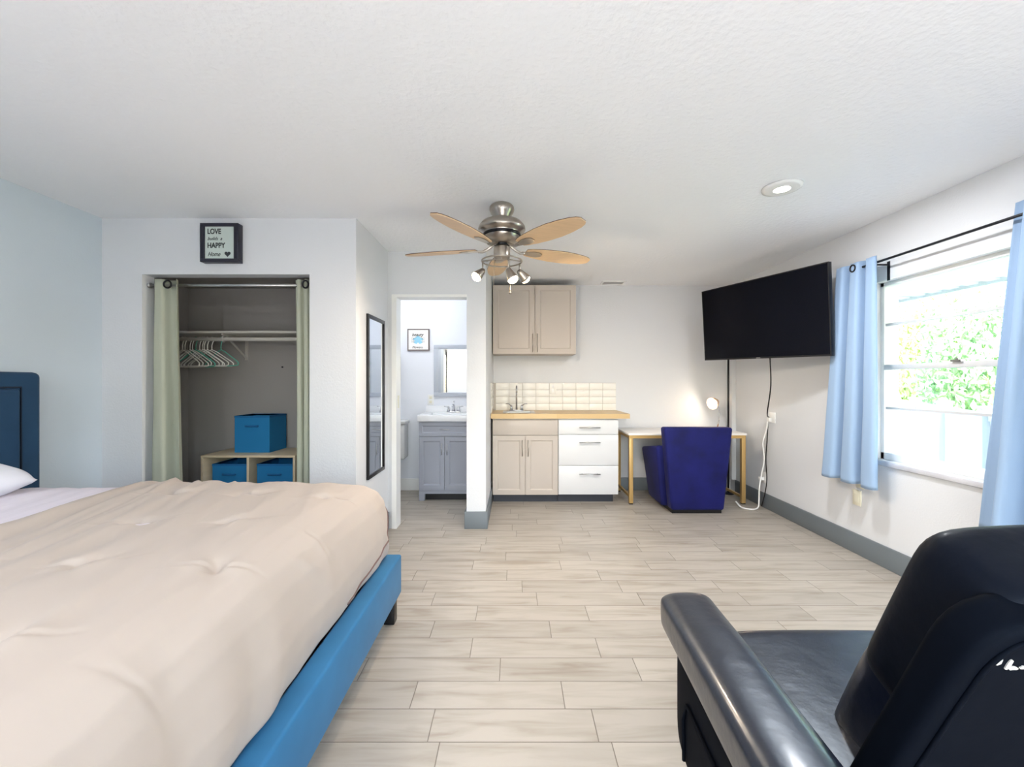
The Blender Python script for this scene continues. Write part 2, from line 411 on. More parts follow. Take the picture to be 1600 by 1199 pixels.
# ------------------------------------------------------------------ outside
M_conc = mat('pale_bounce_concrete', (214, 210, 202), .85, var=.05, vscale=2)
struct('patio_bounce_slab', MB().box(-7, 5.6, -9, YN - .12, -.42, -.1).box(XR + .18, 5.6, YN - .12, 12, -.42, -.36), M_conc)  # pale slab added outside to bounce daylight up to the ceiling
struct('ground', MB().box(XR + .18, 30, -12, 30, -.5, -.42), M_grass)
pc = thing('patio_cover', 'white ribbed patio roof outside, seen through the top of the window', 'patio cover', (3.9, 3, 2.3))
rb = MB()
for i in range(60):
    y = -3 + i * .2
    rb.prism([(XR + .2, 2.50), (5.1, 2.38), (5.1, 2.36), (XR + .2, 2.48)], y, y + .11, 'y')
rb.prism([(XR + .2, 2.53), (5.1, 2.41), (5.1, 2.38), (XR + .2, 2.50)], -3, 9, 'y')
build('ribbed_panel', rb, mat('patio_roof_panel', (232, 236, 236), .5), pc)
build('fascia', MB().box(5.1, 5.14, -3, 9, 2.33, 2.44), M_vinyl, pc)
for y in (-1.2, 8.8): build('post', MB().box(5.02, 5.1, y, y + .08, -.42, 2.36), M_vinyl, pc)
# fence runs diagonally
fa, fb = Vector((4.1, 3.1, 0)), Vector((9.6, 11.6, 0))
fd = (fb - fa); FL = fd.length; fd.normalize(); ang = math.atan2(fd.y, fd.x)
ft = thing('vinyl_fence', 'white vinyl privacy fence outside the window', 'fence', tuple(fa + Vector((0, 0, -.42))))
FM = Matrix.Translation(fa) @ Matrix.Rotation(ang, 4, 'Z')
np_ = 7; seg = FL / np_
for i in range(np_):
    b = MB(); x0 = i * seg + .07; x1 = (i + 1) * seg - .07; n = 9
    for j in range(n):
        a0 = x0 + (x1 - x0) * j / n
        b.box(a0 + .003, a0 + (x1 - x0) / n - .003, -.01, .01, -.36, .90, FM)
    b.box(x0, x1, -.025, .025, .88, .955, FM).box(x0, x1, -.025, .025, -.40, -.32, FM)
    build('panel', b, M_vinyl, ft)
for i in range(np_ + 1):
    x = i * seg
    build('post', MB().box(x - .065, x + .065, -.065, .065, -.42, 1.0, FM).box(x - .08, x + .08, -.08, .08, 1.0, 1.03, FM), M_vinyl, ft, bevel=.006)
def tree(name, lab, c, r, n, m, seed, cat='tree'):
    rnd = random.Random(seed); t = thing(name, lab, cat, (c[0], c[1], -.42), 'trees and shrubs beyond the fence')
    b = MB()
    for i in range(n):
        d = Vector((rnd.gauss(0, 1), rnd.gauss(0, 1), rnd.gauss(0, 1))).normalized()
        q = .72 + .3 * noise.noise(d * 2.2 + Vector((seed, 0, 0))) + .12 * rnd.random()
        p = Vector(c) + Vector((d.x * r[0], d.y * r[1], d.z * r[2])) * q * (rnd.random() ** .25)
        M = Matrix.Translation(p) @ Euler((rnd.uniform(0, 6), rnd.uniform(0, 6), rnd.uniform(0, 6))).to_matrix().to_4x4()
        s = rnd.uniform(.05, .11) * (1 if r[0] < 2.5 else 1.9)
        vs = [b.bm.verts.new(M @ Vector(v)) for v in ((-s, 0, 0), (-s * .1, -s * .45, .02), (s, 0, 0), (-s * .1, s * .45, .02))]
        b.bm.faces.new(vs)
    build('foliage', b, m, t)
    build('trunk', MB().tube([(c[0], c[1], -.42), (c[0] + .1, c[1], c[2] * .5), (c[0], c[1], c[2])], [.13, .09, .04], 8), M_bark, t)
tree('leafy_tree', 'pale green leafy tree beyond the fence, at the left of the window view', (12.5, 13.6, 1.9), (1.6, 1.6, 2.5), 7000, M_leafs[0], 3)
tree('leafy_tree', 'yellowish green tree beyond the fence, in the middle of the window view', (10.9, 10.7, 1.8), (1.5, 1.5, 2.2), 7000, M_leafs[2], 9)
tree('leafy_tree', 'darker green tree beyond the fence, next to the right curtain', (9.4, 8.2, 1.5), (1.4, 1.4, 2.0), 6000, M_leafs[1], 14)
tree('leafy_tree', 'nearest small tree beyond the fence, mostly behind the right curtain', (7.7, 5.2, 1.2), (1.4, 1.4, 1.7), 4000, M_leafs[0], 17)
tree('leafy_tree', 'tallest tree far behind the others, at the left of the window view', (17.5, 20.0, 2.6), (3.4, 3.4, 4.2), 7000, M_leafs[1], 21)
tree('leafy_tree', 'wide tree far behind the others, right of the tallest one', (21.5, 15.5, 2.2), (3.0, 3.0, 3.4), 7000, M_leafs[0], 27)
tree('bare_shrub', 'thin pale shrub in front of the white fence near the right curtain', (4.6, 3.05, .25), (.3, .3, .5), 160, M_leafs[0], 30, 'shrub')

# ------------------------------------------------------------------ ceiling fan
FXc, FYc = -.078, 2.71
fan = thing('ceiling_fan', 'brushed nickel ceiling fan with five light oak blades and spotlights', 'ceiling fan', (FXc, FYc, CZ))
C = (FXc, FYc, 0)
build('canopy', MB().lathe([(.068, CZ), (.078, CZ - .012), (.08, CZ - .03), (.072, CZ - .05), (.055, CZ - .075), (.05, CZ - .10)], C), M_nickel, fan, smooth=True)
build('motor_housing', MB().lathe([(.05, 2.325), (.09, 2.322), (.13, 2.305), (.15, 2.28), (.153, 2.262), (.146, 2.25), (.125, 2.243), (.118, 2.235), (.122, 2.22), (.10, 2.19), (.07, 2.172), (.05, 2.168)], C, 40), M_nickel, fan, smooth=True)
build('vent_band', MB().lathe([(.112, 2.212), (.1225, 2.215), (.1225, 2.232), (.112, 2.236)], C, 40), M_blackm, fan, smooth=True)
build('collar', MB().lathe([(.044, 2.155), (.05, 2.158), (.05, 2.172), (.044, 2.175)], C), M_black, fan, smooth=True)
build('switch_housing', MB().lathe([(.03, 2.072), (.05, 2.08), (.053, 2.09), (.053, 2.145), (.046, 2.157)], C), M_nickel, fan, smooth=True)
for deg in (96, 24, -48, -120, 168):
    R = Matrix.Translation((FXc, FYc, 2.135)) @ Matrix.Rotation(math.radians(deg), 4, 'Z') @ Matrix.Rotation(math.radians(-11), 4, 'X')
    half = [(.17, .036), (.20, .048), (.27, .062), (.36, .073), (.45, .076), (.54, .068), (.61, .054), (.645, .040), (.665, .022)]
    poly = half + [(x, -y) for x, y in reversed(half)]
    bl = build('blade', MB().prism(poly, 0, .004, 'z', R), M_oak, fan)
    build('blade_top', MB().prism(poly, .004, .008, 'z', R), M_darkwood, bl)
    br = MB().prism([(.14, .012), (.18, .02), (.22, .032), (.26, .030), (.285, .016), (.285, -.016), (.26, -.030), (.22, -.032), (.18, -.02), (.14, -.012)], -.006, -.001, 'z', R)
    R0 = Matrix.Translation((FXc, FYc, 0)) @ Matrix.Rotation(math.radians(deg), 4, 'Z')
    br.tube([R0 @ Vector((.06, 0, 2.165)), R0 @ Vector((.10, 0, 2.14)), R0 @ Vector((.13, 0, 2.128)), R0 @ Vector((.16, 0, 2.131))], .009, 8)
    build('blade_bracket', br, M_nickel, fan, smooth=False)
ring = [(FXc + .13 * math.cos(a), FYc + .13 * math.sin(a), 2.06) for a in [2 * PI * i / 40 for i in range(40)]]
lk = MB().tube(ring, .005, 8, closed=True)
lk.tube([(FXc - .13, FYc, 2.06), (FXc, FYc, 2.078), (FXc + .13, FYc, 2.06)], .005, 8)
lk.tube([(FXc, FYc - .13, 2.06), (FXc, FYc, 2.078)], .005, 8)
build('light_ring', lk, M_nickel, fan, smooth=True)
heads = [((-.125, 0.02), (-.65, -.35, -.75)), ((.115, .05), (.62, .50, -.62)), ((.045, -.12), (.42, -.1, -.9))]
for (dx, dy), aim in heads:
    aim = Vector(aim).normalized(); p = Vector((FXc + dx, FYc + dy, 2.06)); q = p + Vector((0, 0, -.055 - (.035 if dy < -.1 else 0)))
    M = Matrix.Translation(q) @ aim.to_track_quat('Z', 'Y').to_matrix().to_4x4()
    h = build('spotlight_head', MB().cyl(p, q, .005, 8).lathe([(.012, -.012), (.018, -.004), (.022, .01), (.033, .05), (.037, .062), (.034, .062), (.028, .045), (.01, .012)], (0, 0, 0), 24, M), M_nickel, fan, smooth=True)
    build('bulb', MB().lathe([(.012, .022), (.024, .045), (.032, .064), (.03, .074), (.018, .084), (.004, .088)], (0, 0, 0), 20, M), M_bulb, h, smooth=True)
    L = bpy.data.lights.new('fan_bulb', 'SPOT'); L.energy = FAN_W / 3; L.color = (1, .82, .63); L.shadow_soft_size = .025; L.spot_size = math.radians(158); L.spot_blend = 1
    lo = bpy.data.objects.new('fan_bulb', L); COL.objects.link(lo); lo.parent = fan
    lo.location = (q + aim * .10) - ORG['ceiling_fan']; lo.rotation_euler = aim.to_track_quat('-Z', 'Y').to_euler()
build('pull_chain', MB().tube([(FXc + .048, FYc - .02, 2.08), (FXc + .055, FYc - .03, 1.95), (FXc + .055, FYc - .03, 1.862)], .0022, 6), M_nickel, fan)
build('pull_ball', MB().sphere((FXc + .055, FYc - .03, 1.852), .012), M_nickel, fan, smooth=True)
build('pull_chain', MB().tube([(FXc - .048, FYc - .02, 2.09), (FXc - .05, FYc - .025, 1.90)], .0012, 6), M_nickel, fan)

# recessed / flush lights
def downlight(x, y, lab, k=1, grp=None):
    t = thing('ceiling_light', lab, 'ceiling light', (x, y, CZ), grp)
    build('trim_ring', MB().lathe([(.085, CZ), (.105, CZ), (.103, CZ - .012), (.085, CZ - .016)], (x, y, 0), 40), M_white, t, smooth=True)
    build('diffuser', MB().lathe([(.002, CZ - .004), (.085, CZ - .004), (.085, CZ - .015), (.002, CZ - .017)], (x, y, 0), 40), M_lens, t, smooth=False)
    L = bpy.data.lights.new('downlight', 'AREA'); L.shape = 'DISK'; L.size = .16; L.energy = DOWN_W * k; L.color = (.97, .98, 1)
    lo = bpy.data.objects.new('downlight', L); COL.objects.link(lo); lo.parent = t; lo.location = (0, 0, -.022)
downlight(1.566, 2.45, 'round white lit ceiling light near the window')
downlight(1.45, -.55, 'unseen round fill light added to the ceiling behind the recliner', .35)  # added lamp out of view, fills the near part of the room
downlight(-1.5, -.55, 'unseen round fill light added to the ceiling behind the bed', 1.5)  # second added lamp, unseen, lifts the closet wall and left ceiling
# ceiling vent
vt = thing('ceiling_vent', 'small white air vent in the ceiling by the back wall', 'vent', (1.135, 4.80, CZ))
build('vent_frame', MB().box(1.0, 1.27, 4.72, 4.74, CZ - .01, CZ).box(1.0, 1.27, 4.86, 4.88, CZ - .01, CZ).box(1.0, 1.02, 4.74, 4.86, CZ - .01, CZ).box(1.25, 1.27, 4.74, 4.86, CZ - .01, CZ), M_white, vt)
lb = MB()
for i in range(7):
    y = 4.745 + i * .0165
    lb.hexa([(1.02, y, CZ - .008), (1.25, y, CZ - .008), (1.25, y + .003, CZ - .008), (1.02, y + .003, CZ - .008), (1.02, y + .009, CZ - .001), (1.25, y + .009, CZ - .001), (1.25, y + .012, CZ - .001), (1.02, y + .012, CZ - .001)])
build('louvres', lb, M_screen, vt)

# ------------------------------------------------------------------ closet
t = thing('closet_rod', 'metal tension rod across the top of the closet opening', 'curtain rod', (-2.0, 2.975, 1.965))
RZ, RY = 1.965, 2.975
build('rod', MB().cyl((CX0 + .006, RY, RZ), (CX1 - .006, RY, RZ), .011), M_steel, t, smooth=True)
for x in (CX0 + .001, CX1 - .013): build('end_cap', MB().cyl((x, RY, RZ), (x + .012, RY, RZ), .02), M_steel, t, smooth=True)
def closet_curtain(name, lab, xt0, xt1, xb0, xb1, nf, amp, ph, yb, zt=2.005, zb=.12):
    t = thing(name, lab, 'curtain', ((xb0 + xb1) / 2, RY, zb), 'sage curtains of the closet')
    def fn(u, v):
        z = zt + (zb - zt) * v
        x = (xt0 + (xt1 - xt0) * u) * (1 - v) + (xb0 + (xb1 - xb0) * u) * v
        a = amp * (.6 + .4 * v)
        y = RY + yb * v + a * math.tanh(2.2 * math.sin(2 * PI * nf * u + ph)) + .004 * noise.noise(Vector((u * 6, v * 5, ph)))
        x += .012 * math.cos(2 * PI * nf * u + ph) * v
        return (x, y - .0, z)
    b = MB(); b.grid(70, 40, fn)
    build('fabric', b, M_sage, t, smooth=True, solid=.002, soff=0)
    return t
cl = closet_curtain('closet_curtain', 'sage green curtain gathered at the left of the closet opening', -2.565, -2.375, -2.575, -2.325, 1.25, .046, 2.2, .0)
gm = MB().tube([(-2.43 + .026 * math.cos(a), RY - .035, RZ + .026 * math.sin(a)) for a in [2 * PI * i / 24 for i in range(24)]], .006, 8, closed=True)
build('grommet', gm, M_blackm, cl, smooth=True)
cr = closet_curtain('closet_curtain', 'sage green curtain gathered at the right of the closet opening', -1.555, -1.435, -1.545, -1.43, 2.4, .026, .5, 0)
gm = MB().tube([(-1.462 + .020 * math.cos(a), RY - .036, RZ + .026 * math.sin(a)) for a in [2 * PI * i / 24 for i in range(24)]], .006, 8, closed=True)
build('grommet', gm, M_blackm, cr, smooth=True)
M_shelf = mat('painted_shelf', (200, 196, 188), .5)
sh = thing('closet_shelf', 'pale closet shelf with hanging rail and bracket below', 'shelf', (-2.0, 3.5, 1.5))
build('board', MB().box(XL + .014, XC - .102, 3.33, 3.679, 1.668, 1.686), M_shelf, sh, bevel=.002)
build('hanging_rail', MB().cyl((XL + .014, 3.385, 1.625), (XC - .102, 3.385, 1.625), .0155), M_shelf, sh, smooth=True)
bk = MB().box(-2.348, -2.332, 3.66, 3.679, 1.47, 1.668).tube([(-2.34, 3.67, 1.485), (-2.34, 3.40, 1.66)], .008, 8).box(-2.346, -2.334, 3.36, 3.66, 1.655, 1.668)
bk.tube([(-2.34, 3.40, 1.66), (-2.34, 3.362, 1.64), (-2.34, 3.365, 1.612), (-2.34, 3.385, 1.602), (-2.34, 3.408, 1.615)], .005, 8)
build('shelf_bracket', bk, M_shelf, sh)
tag(build('wall_screw', MB().cyl((-2.03, 3.672, 1.41), (-2.03, 3.68, 1.41), .007), M_blackm), 'tiny dark screw anchor in the closet back wall', 'screw')
# hangers
def hanger_mesh(m):
    b = MB()
    z0 = 0
    hook = [(.0, 0, -.085)] + [(0, 0, -.05)] + [(.021 * math.cos(a), 0, -.004 + .021 * math.sin(a)) for a in [math.radians(d) for d in range(-60, 200, 20)]]
    b.tube(hook, .0032, 6)
    b.tube([(0, 0, -.085), (-.05, 0, -.105), (-.19, 0, -.185), (-.208, 0, -.20), (-.205, 0, -.216), (-.19, 0, -.22), (0, 0, -.22), (.19, 0, -.22), (.205, 0, -.216), (.208, 0, -.20), (.19, 0, -.185), (.05, 0, -.105)], .0042, 8, closed=True)
    return b
hx = [(285, 42, 'w'), (289, 40, 'w'), (297, 38, 'w'), (300.5, 38, 'w'), (306, 36, 't'), (312, 36, 'w'), (316, 35, 'w'), (319, 34, 'w'), (324, 33, 'w'), (331, 30, 'w'), (345, 44, 't2')]
first = {}; hn = 0
HL = ['leftmost white hanger on the closet rail, half behind the sage curtain', 'white hanger on the closet rail, second from the left curtain', 'white hanger on the closet rail, third from the left curtain', 'white hanger just left of the first teal hanger on the closet rail',
      'teal plastic hanger in the middle of the row of white ones', 'white hanger just right of the middle teal hanger on the closet rail', 'white hanger second to the right of the middle teal hanger', 'white hanger third to the right of the middle teal hanger',
      'white hanger directly behind the frontmost white one on the closet rail', 'frontmost white plastic hanger, seen whole, on the closet rail', 'teal plastic hanger at the right end of the row on the closet rail']
for px, yaw, c in hx:
    x = (px - 803) / 193.5
    m = M_hang_w if c == 'w' else M_hang_t
    hn += 1
    lab = HL[hn - 1]
    if m.name not in first:
        o = build('clothes_hanger', hanger_mesh(m), m, org=(0, 0, 0), smooth=True); first[m.name] = o
    else:
        o = first[m.name].copy(); COL.objects.link(o)
    o.location = (x, 3.385, 1.625)
    o.rotation_euler = (0, math.radians(random.uniform(-2, 2)), math.radians(12 - yaw * .8))
    tag(o, lab, 'hanger', 'hangers on the closet rail')
# cube storage
t = thing('cube_shelf', 'light wood cube storage shelf in the closet', 'shelf', (-2.08, 3.46, 0))
x0, x1, yf, yb, zt = -2.447, -1.71, 3.275, 3.66, .705
b = MB().box(x0, x1, yf, yb, zt - .018, zt).box(x0, x0 + .018, yf, yb, 0, zt - .018).box(x1 - .018, x1, yf, yb, 0, zt - .018)
b.box(x0 + .018, x1 - .018, yf, yb, .0, .018)
build('carcass', b, M_maple, t, bevel=.001)
build('divider', MB().box(-2.088, -2.07, yf, yb, .018, zt - .018), M_maple, t)
build('middle_shelf', MB().box(x0 + .018, -2.088, yf, yb, .342, .36).box(-2.07, x1 - .018, yf, yb, .342, .36), M_maple, t)
build('back_panel', MB().box(x0, x1, yb, yb + .004, 0, zt), M_maple, t)
def bin_(x0, x1, y0, y1, z0, z1, lab, grp):
    t = thing('storage_bin', lab, 'storage bin', ((x0 + x1) / 2, (y0 + y1) / 2, z0), grp)
    w_ = .005
    b = MB().box(x0, x1, y0, y0 + w_, z0, z1).box(x0, x1, y1 - w_, y1, z0, z1).box(x0, x0 + w_, y0 + w_, y1 - w_, z0, z1).box(x1 - w_, x1, y0 + w_, y1 - w_, z0, z1).box(x0 + w_, x1 - w_, y0 + w_, y1 - w_, z0, z0 + w_)
    build('bin_body', b, M_bin, t)
    build('rim', MB().box(x0 - .002, x1 + .002, y0 - .002, y0 + w_, z1 - .012, z1 + .003).box(x0 - .002, x1 + .002, y1 - w_, y1 + .002, z1 - .012, z1 + .003).box(x0 - .002, x0 + w_, y0, y1, z1 - .012, z1 + .003).box(x1 - w_, x1 + .002, y0, y1, z1 - .012, z1 + .003), M_bind, t)
    xc = (x0 + x1) / 2; zc = z1 - .08
    build('handle', MB().tube([(xc - .05, y0 - .003, zc), (xc - .045, y0 - .012, zc), (xc + .045, y0 - .012, zc), (xc + .05, y0 - .003, zc)], .008, 8), M_bind, t, smooth=True)
bin_(-2.265, -1.982, 3.40, 3.65, .706, 1.002, 'blue fabric storage bin standing on top of the cube shelf', 'blue fabric storage bins')
bin_(-2.395, -2.125, 3.33, 3.63, .361, .625, 'blue fabric storage bin in the left cube of the shelf', 'blue fabric storage bins')
bin_(-2.04, -1.76, 3.33, 3.63, .361, .625, 'blue fabric storage bin in the right cube of the shelf', 'blue fabric storage bins')

# sign above the closet
t = thing('wall_sign', 'black framed LOVE builds a HAPPY Home box sign above the closet', 'sign', (-2.02, YC, 2.10))
x0, x1, z0, z1, y0 = -2.149, -1.888, 2.103, 2.368, 2.868
build('frame', MB().box(x0, x1, y0, YC, z1 - .022, z1).box(x0, x1, y0, YC, z0, z0 + .022).box(x0, x0 + .03, y0, YC, z0 + .022, z1 - .022).box(x1 - .03, x1, y0, YC, z0 + .022, z1 - .022), mat('blue_black_frame', (26, 26, 42), .4), t, bevel=.001)
build('sign_face', MB().box(x0 + .03, x1 - .03, y0 + .008, y0 + .012, z0 + .022, z1 - .022), M_paper, t)
yt = y0 + .0068
build('lettering', MB().text('LOVE', .050, face_cam(x0 + .046, yt, z1 - .072), bold=.0012, sx=.78), M_ink, t)
build('lettering', MB().text('builds  a', .032, face_cam(x0 + .046, yt, z1 - .115), shear=.4, sx=.95), M_ink, t)
build('lettering', MB().text('HAPPY', .050, face_cam(x0 + .046, yt, z1 - .168), bold=.0012, sx=.80), M_ink, t)
build('lettering', MB().text('Home', .042, face_cam(x0 + .048, yt, z1 - .225), shear=.45, sx=.8), M_ink, t)
hp = []
for i in range(28):
    a = 2 * PI * i / 28
    hp.append((x0 + .185 + .0013 * 16 * math.sin(a) ** 3, z1 - .210 + .0013 * (13 * math.cos(a) - 5 * math.cos(2 * a) - 2 * math.cos(3 * a) - math.cos(4 * a))))
build('heart', MB().prism(hp, yt - .0006, yt + .0006, 'y'), M_ink, t)

# full-length mirror
t = thing('wall_mirror', 'tall narrow mirror with black frame on the wall beside the closet', 'mirror', (XC, 3.32, .545))
y0, y1, z0, z1 = 3.12, 3.52, .547, 1.79
build('frame', MB().box(XC, XC + .018, y0, y1, z1 - .028, z1).box(XC, XC + .018, y0, y1, z0, z0 + .028).box(XC, XC + .018, y0, y0 + .028, z0 + .028, z1 - .028).box(XC, XC + .018, y1 - .028, y1, z0 + .028, z1 - .028), M_black, t, bevel=.002)
build('mirror_glass', MB().box(XC, XC + .010, y0 + .028, y1 - .028, z0 + .028, z1 - .028), M_mirror, t)

# ------------------------------------------------------------------ cabinets helpers
def shaker(name, x0, x1, z0, z1, y, m, parent, fw=.055, th=.02):
    """door front facing -Y with recessed, stepped centre panel"""
    b = MB()
    b.box(x0, x1, y, y + th, z1 - fw, z1).box(x0, x1, y, y + th, z0, z0 + fw).box(x0, x0 + fw, y, y + th, z0 + fw, z1 - fw).box(x1 - fw, x1, y, y + th, z0 + fw, z1 - fw)
    s = .012
    b.box(x0 + fw, x1 - fw, y + .009, y + th, z0 + fw, z1 - fw)
    # sloping moulding
    a0, a1, c0, c1 = x0 + fw, x1 - fw, z0 + fw, z1 - fw
    for P, Q in (((a0, c0), (a0, c1)), ((a0, c1), (a1, c1)), ((a1, c1), (a1, c0)), ((a1, c0), (a0, c0))):
        cx_, cz_ = (a0 + a1) / 2, (c0 + c1) / 2
        def inn(p, k=s): return (p[0] + (k if p[0] < cx_ else -k), p[1] + (k if p[1] < cz_ else -k))
        Pi, Qi = inn(P), inn(Q)
        vs = [b.bm.verts.new(v) for v in ((P[0], y + .001, P[1]), (Q[0], y + .001, Q[1]), (Qi[0], y + .0088, Qi[1]), (Pi[0], y + .0088, Pi[1]))]
        b.bm.faces.new(vs)
    return build(name, b, m, parent)
def bar_v(x, z0, z1, y, parent, m=M_steel, nm='handle', r=.005):
    b = MB().cyl((x, y - .03, z0), (x, y - .03, z1), r, 10)
    for z in (z0 + .02, z1 - .02): b.cyl((x, y, z), (x, y - .03, z), .004, 8)
    return build(nm, b, m, parent, smooth=True)
def bar_h(x0, x1, z, y, parent, m=M_steel, r=.006):
    b = MB().cyl((x0, y - .03, z), (x1, y - .03, z), r, 10)
    for x in (x0 + .03, x1 - .03): b.cyl((x, y, z), (x, y - .03, z), .005, 8)
    return build('handle', b, m, parent, smooth=True)

# ------------------------------------------------------------------ kitchenette
KY = 4.41
t = thing('base_cabinet', 'taupe sink base cabinet with two shaker doors', 'cabinet', (.11, 4.68, 0))
kx0, kx1, kx2 = -.226, .465, 1.098
build('carcass', MB().box(kx0, kx1, KY + .021, YB - .018, .09, .893), M_taupe, t)
build('toe_kick', MB().box(kx0 + .005, kx1, KY + .075, YB - .03, 0, .09), M_dark, t)
build('false_drawer_front', MB().box(kx0 + .004, kx1 - .004, KY, KY + .02, .722, .876), M_taupe, t, bevel=.002)
mid = (kx0 + kx1) / 2
d = shaker('door', kx0 + .004, mid - .003, .092, .714, KY, M_taupe, t, .05); bar_v(mid - .032, .50, .67, KY, d, M_taupe if 0 else M_nickel)
d = shaker('door', mid + .003, kx1 - .004, .092, .714, KY, M_taupe, t, .05); bar_v(mid + .03, .50, .67, KY, d, M_nickel)
t = thing('drawer_unit', 'white three-drawer base unit with steel bar handles', 'drawers', (.78, 4.68, 0))
build('carcass', MB().box(kx1 + .003, kx2, KY + .021, YB - .018, .09, .893), M_whiteg, t)
build('toe_kick', MB().box(kx1 + .003, kx2 - .04, KY + .075, YB - .03, 0, .09), M_dark, t)
for z0, z1, hz in ((.730, .878, .80), (.404, .724, .645), (.095, .398, .313)):
    d = build('drawer', MB().box(kx1 + .006, kx2, KY, KY + .02, z0, z1), M_whiteg, t, bevel=.0015)
    bar_h(.685, .905, hz, KY, d)
t = thing('kitchen_countertop', 'butcher block wooden countertop over the kitchenette units', 'countertop', (.48, 4.67, .895))
sx0, sx1, sy0, sy1 = -.09, .20, 4.50, 4.76
ky0 = 4.385
build('worktop', MB().box(PX1 + .004, sx0, ky0, YB - .002, .895, .945).box(sx1, 1.213, ky0, YB - .002, .895, .945).box(sx0, sx1, ky0, sy0, .895, .945).box(sx0, sx1, sy1, YB - .002, .895, .945), M_butcher, t)
t = thing('kitchen_sink', 'small stainless steel bar sink set in the wooden countertop', 'sink', (.05, 4.66, .78))
b = MB().box(sx0 - .03, sx1 + .03, sy0 - .03, sy0 + .012, .9455, .950).box(sx0 - .03, sx1 + .03, sy1 - .012, sy1 + .07, .9455, .950).box(sx0 - .03, sx0 + .012, sy0, sy1, .9455, .950).box(sx1 - .012, sx1 + .03, sy0, sy1, .9455, .950)
build('rim', b, M_steel, t, bevel=.002)
build('basin', MB().box(sx0 + .004, sx0 + .008, sy0 + .004, sy1 - .004, .90, .9455).box(sx1 - .008, sx1 - .004, sy0 + .004, sy1 - .004, .90, .9455).box(sx0 + .004, sx1 - .004, sy0 + .004, sy0 + .008, .90, .9455).box(sx0 + .004, sx1 - .004, sy1 - .008, sy1 - .004, .90, .9455).box(sx0 + .004, sx1 - .004, sy0 + .004, sy1 - .004, .897, .90), M_steel, t)
fy = 4.795
t = thing('kitchen_faucet', 'chrome gooseneck faucet with two lever handles behind the bar sink', 'faucet', (.03, fy, .95))
build('base_plate', MB().box(-.055, .115, fy - .025, fy + .025, .9505, .962), M_chrome, t, bevel=.004)
build('spout', MB().tube([(.03, fy, .96), (.03, fy, 1.15), (.03, fy - .01, 1.19), (.03, fy - .04, 1.225), (.03, fy - .08, 1.232), (.03, fy - .11, 1.21), (.03, fy - .118, 1.16)], [.011, .009, .009, .009, .009, .009, .011], 12), M_chrome, t, smooth=True)
for s in (-1, 1):
    x = .03 + s * .06
    build('handle', MB().lathe([(.018, .962), (.013, .985), (.012, 1.01), (.004, 1.018)], (x, fy, 0), 16).tube([(x, fy, 1.005), (x + s * .03, fy - .01, 1.03), (x + s * .062, fy - .01, 1.032)], .005, 8), M_chrome, t, smooth=True)
# backsplash
t = thing('backsplash', 'cream tiled backsplash above the wooden countertop', 'backsplash', (.48, YB, .946))
build('grout', MB().box(PX1 + .004, 1.205, YB - .006, YB, .946, 1.268).box(PX1, PX1 + .004, 4.42, YB, .946, 1.268), M_grout, t)
b = MB(); tw, th = .158, .0803; n = 9
for j in range(4):
    z = .947 + j * th
    for i in range(n):
        x1_ = 1.205 - i * tw; x0_ = max(x1_ - tw + .004, PX1 + .006)
        b.box(x0_, x1_, YB - .010, YB - .005, z, z + th - .004)
    for i in range(4):
        y1_ = YB - .012 - i * tw * .85; b.box(PX1 + .004, PX1 + .008, max(y1_ - tw * .85 + .004, 4.42), y1_, z, z + th - .004)
build('tiles', b, M_tile, t, bevel=.001)
t = thing('outlet', 'white outlet on the tiled backsplash', 'outlet', (.46, YB - .012, 1.16))
build('cover_plate', MB().box(.42, .50, YB - .016, YB - .0105, 1.14, 1.262), M_tile, t, bevel=.002)
build('socket', MB().box(.445, .475, YB - .018, YB - .016, 1.21, 1.245).box(.445, .475, YB - .018, YB - .016, 1.158, 1.193), M_white, t, bevel=.002)
# upper cabinet
UY = 4.64
t = thing('wall_cabinet', 'taupe two-door wall cabinet hanging above the sink', 'cabinet', (.23, 4.8, 1.59))
ux0, ux1, uz0, uz1 = -.234, .688, 1.59, 2.352
build('carcass', MB().box(ux0, ux1, UY + .021, YB - .001, uz0, uz1), M_taupe, t)
um = (ux0 + ux1) / 2 + .005
d = shaker('door', ux0 + .002, um - .003, uz0, uz1, UY, M_taupe, t); bar_v(um - .025, uz0 + .02, uz0 + .22, UY, d, M_nickel)
d = shaker('door', um + .003, ux1 - .002, uz0, uz1, UY, M_taupe, t); bar_v(um + .025, uz0 + .02, uz0 + .22, UY, d, M_nickel)

# ------------------------------------------------------------------ bathroom
VY = 4.50
t = thing('bathroom_vanity', 'grey bathroom vanity cabinet with two doors and one drawer', 'vanity', (-.73, 4.72, 0))
vx0, vx1 = -1.022, -.425
build('carcass', MB().box(vx0, vx1, VY + .02, YB - .03, .10, .855).box(vx0, vx0 + .06, VY + .012, YB - .03, 0, .10).box(vx1 - .06, vx1, VY + .012, YB - .03, 0, .10).box(vx0 + .06, vx1 - .06, VY + .012, VY + .03, .075, .10), M_vanity, t)
build('toe_recess', MB().box(vx0 + .06, vx1 - .06, VY + .06, VY + .07, 0, .075), M_black, t)
dd = shaker('drawer', vx0 + .004, vx1 - .004, .70, .84, VY, M_vanity, t, .03); bar_h(-.79, -.67, .77, VY, dd, M_steel, .004)
vm = (vx0 + vx1) / 2 - .02
d = shaker('door', vx0 + .004, vm - .003, .125, .69, VY, M_vanity, t, .045); bar_v(vm - .03, .50, .62, VY, d)
d = shaker('door', vm + .003, vx1 - .004, .125, .69, VY, M_vanity, t, .045); bar_v(vm + .03, .50, .62, VY, d)
t = thing('vanity_top', 'white moulded vanity top with basin and backsplash', 'sink', (-.73, 4.72, .856))
bx0, bx1, by0, by1 = -.93, -.52, 4.56, 4.82
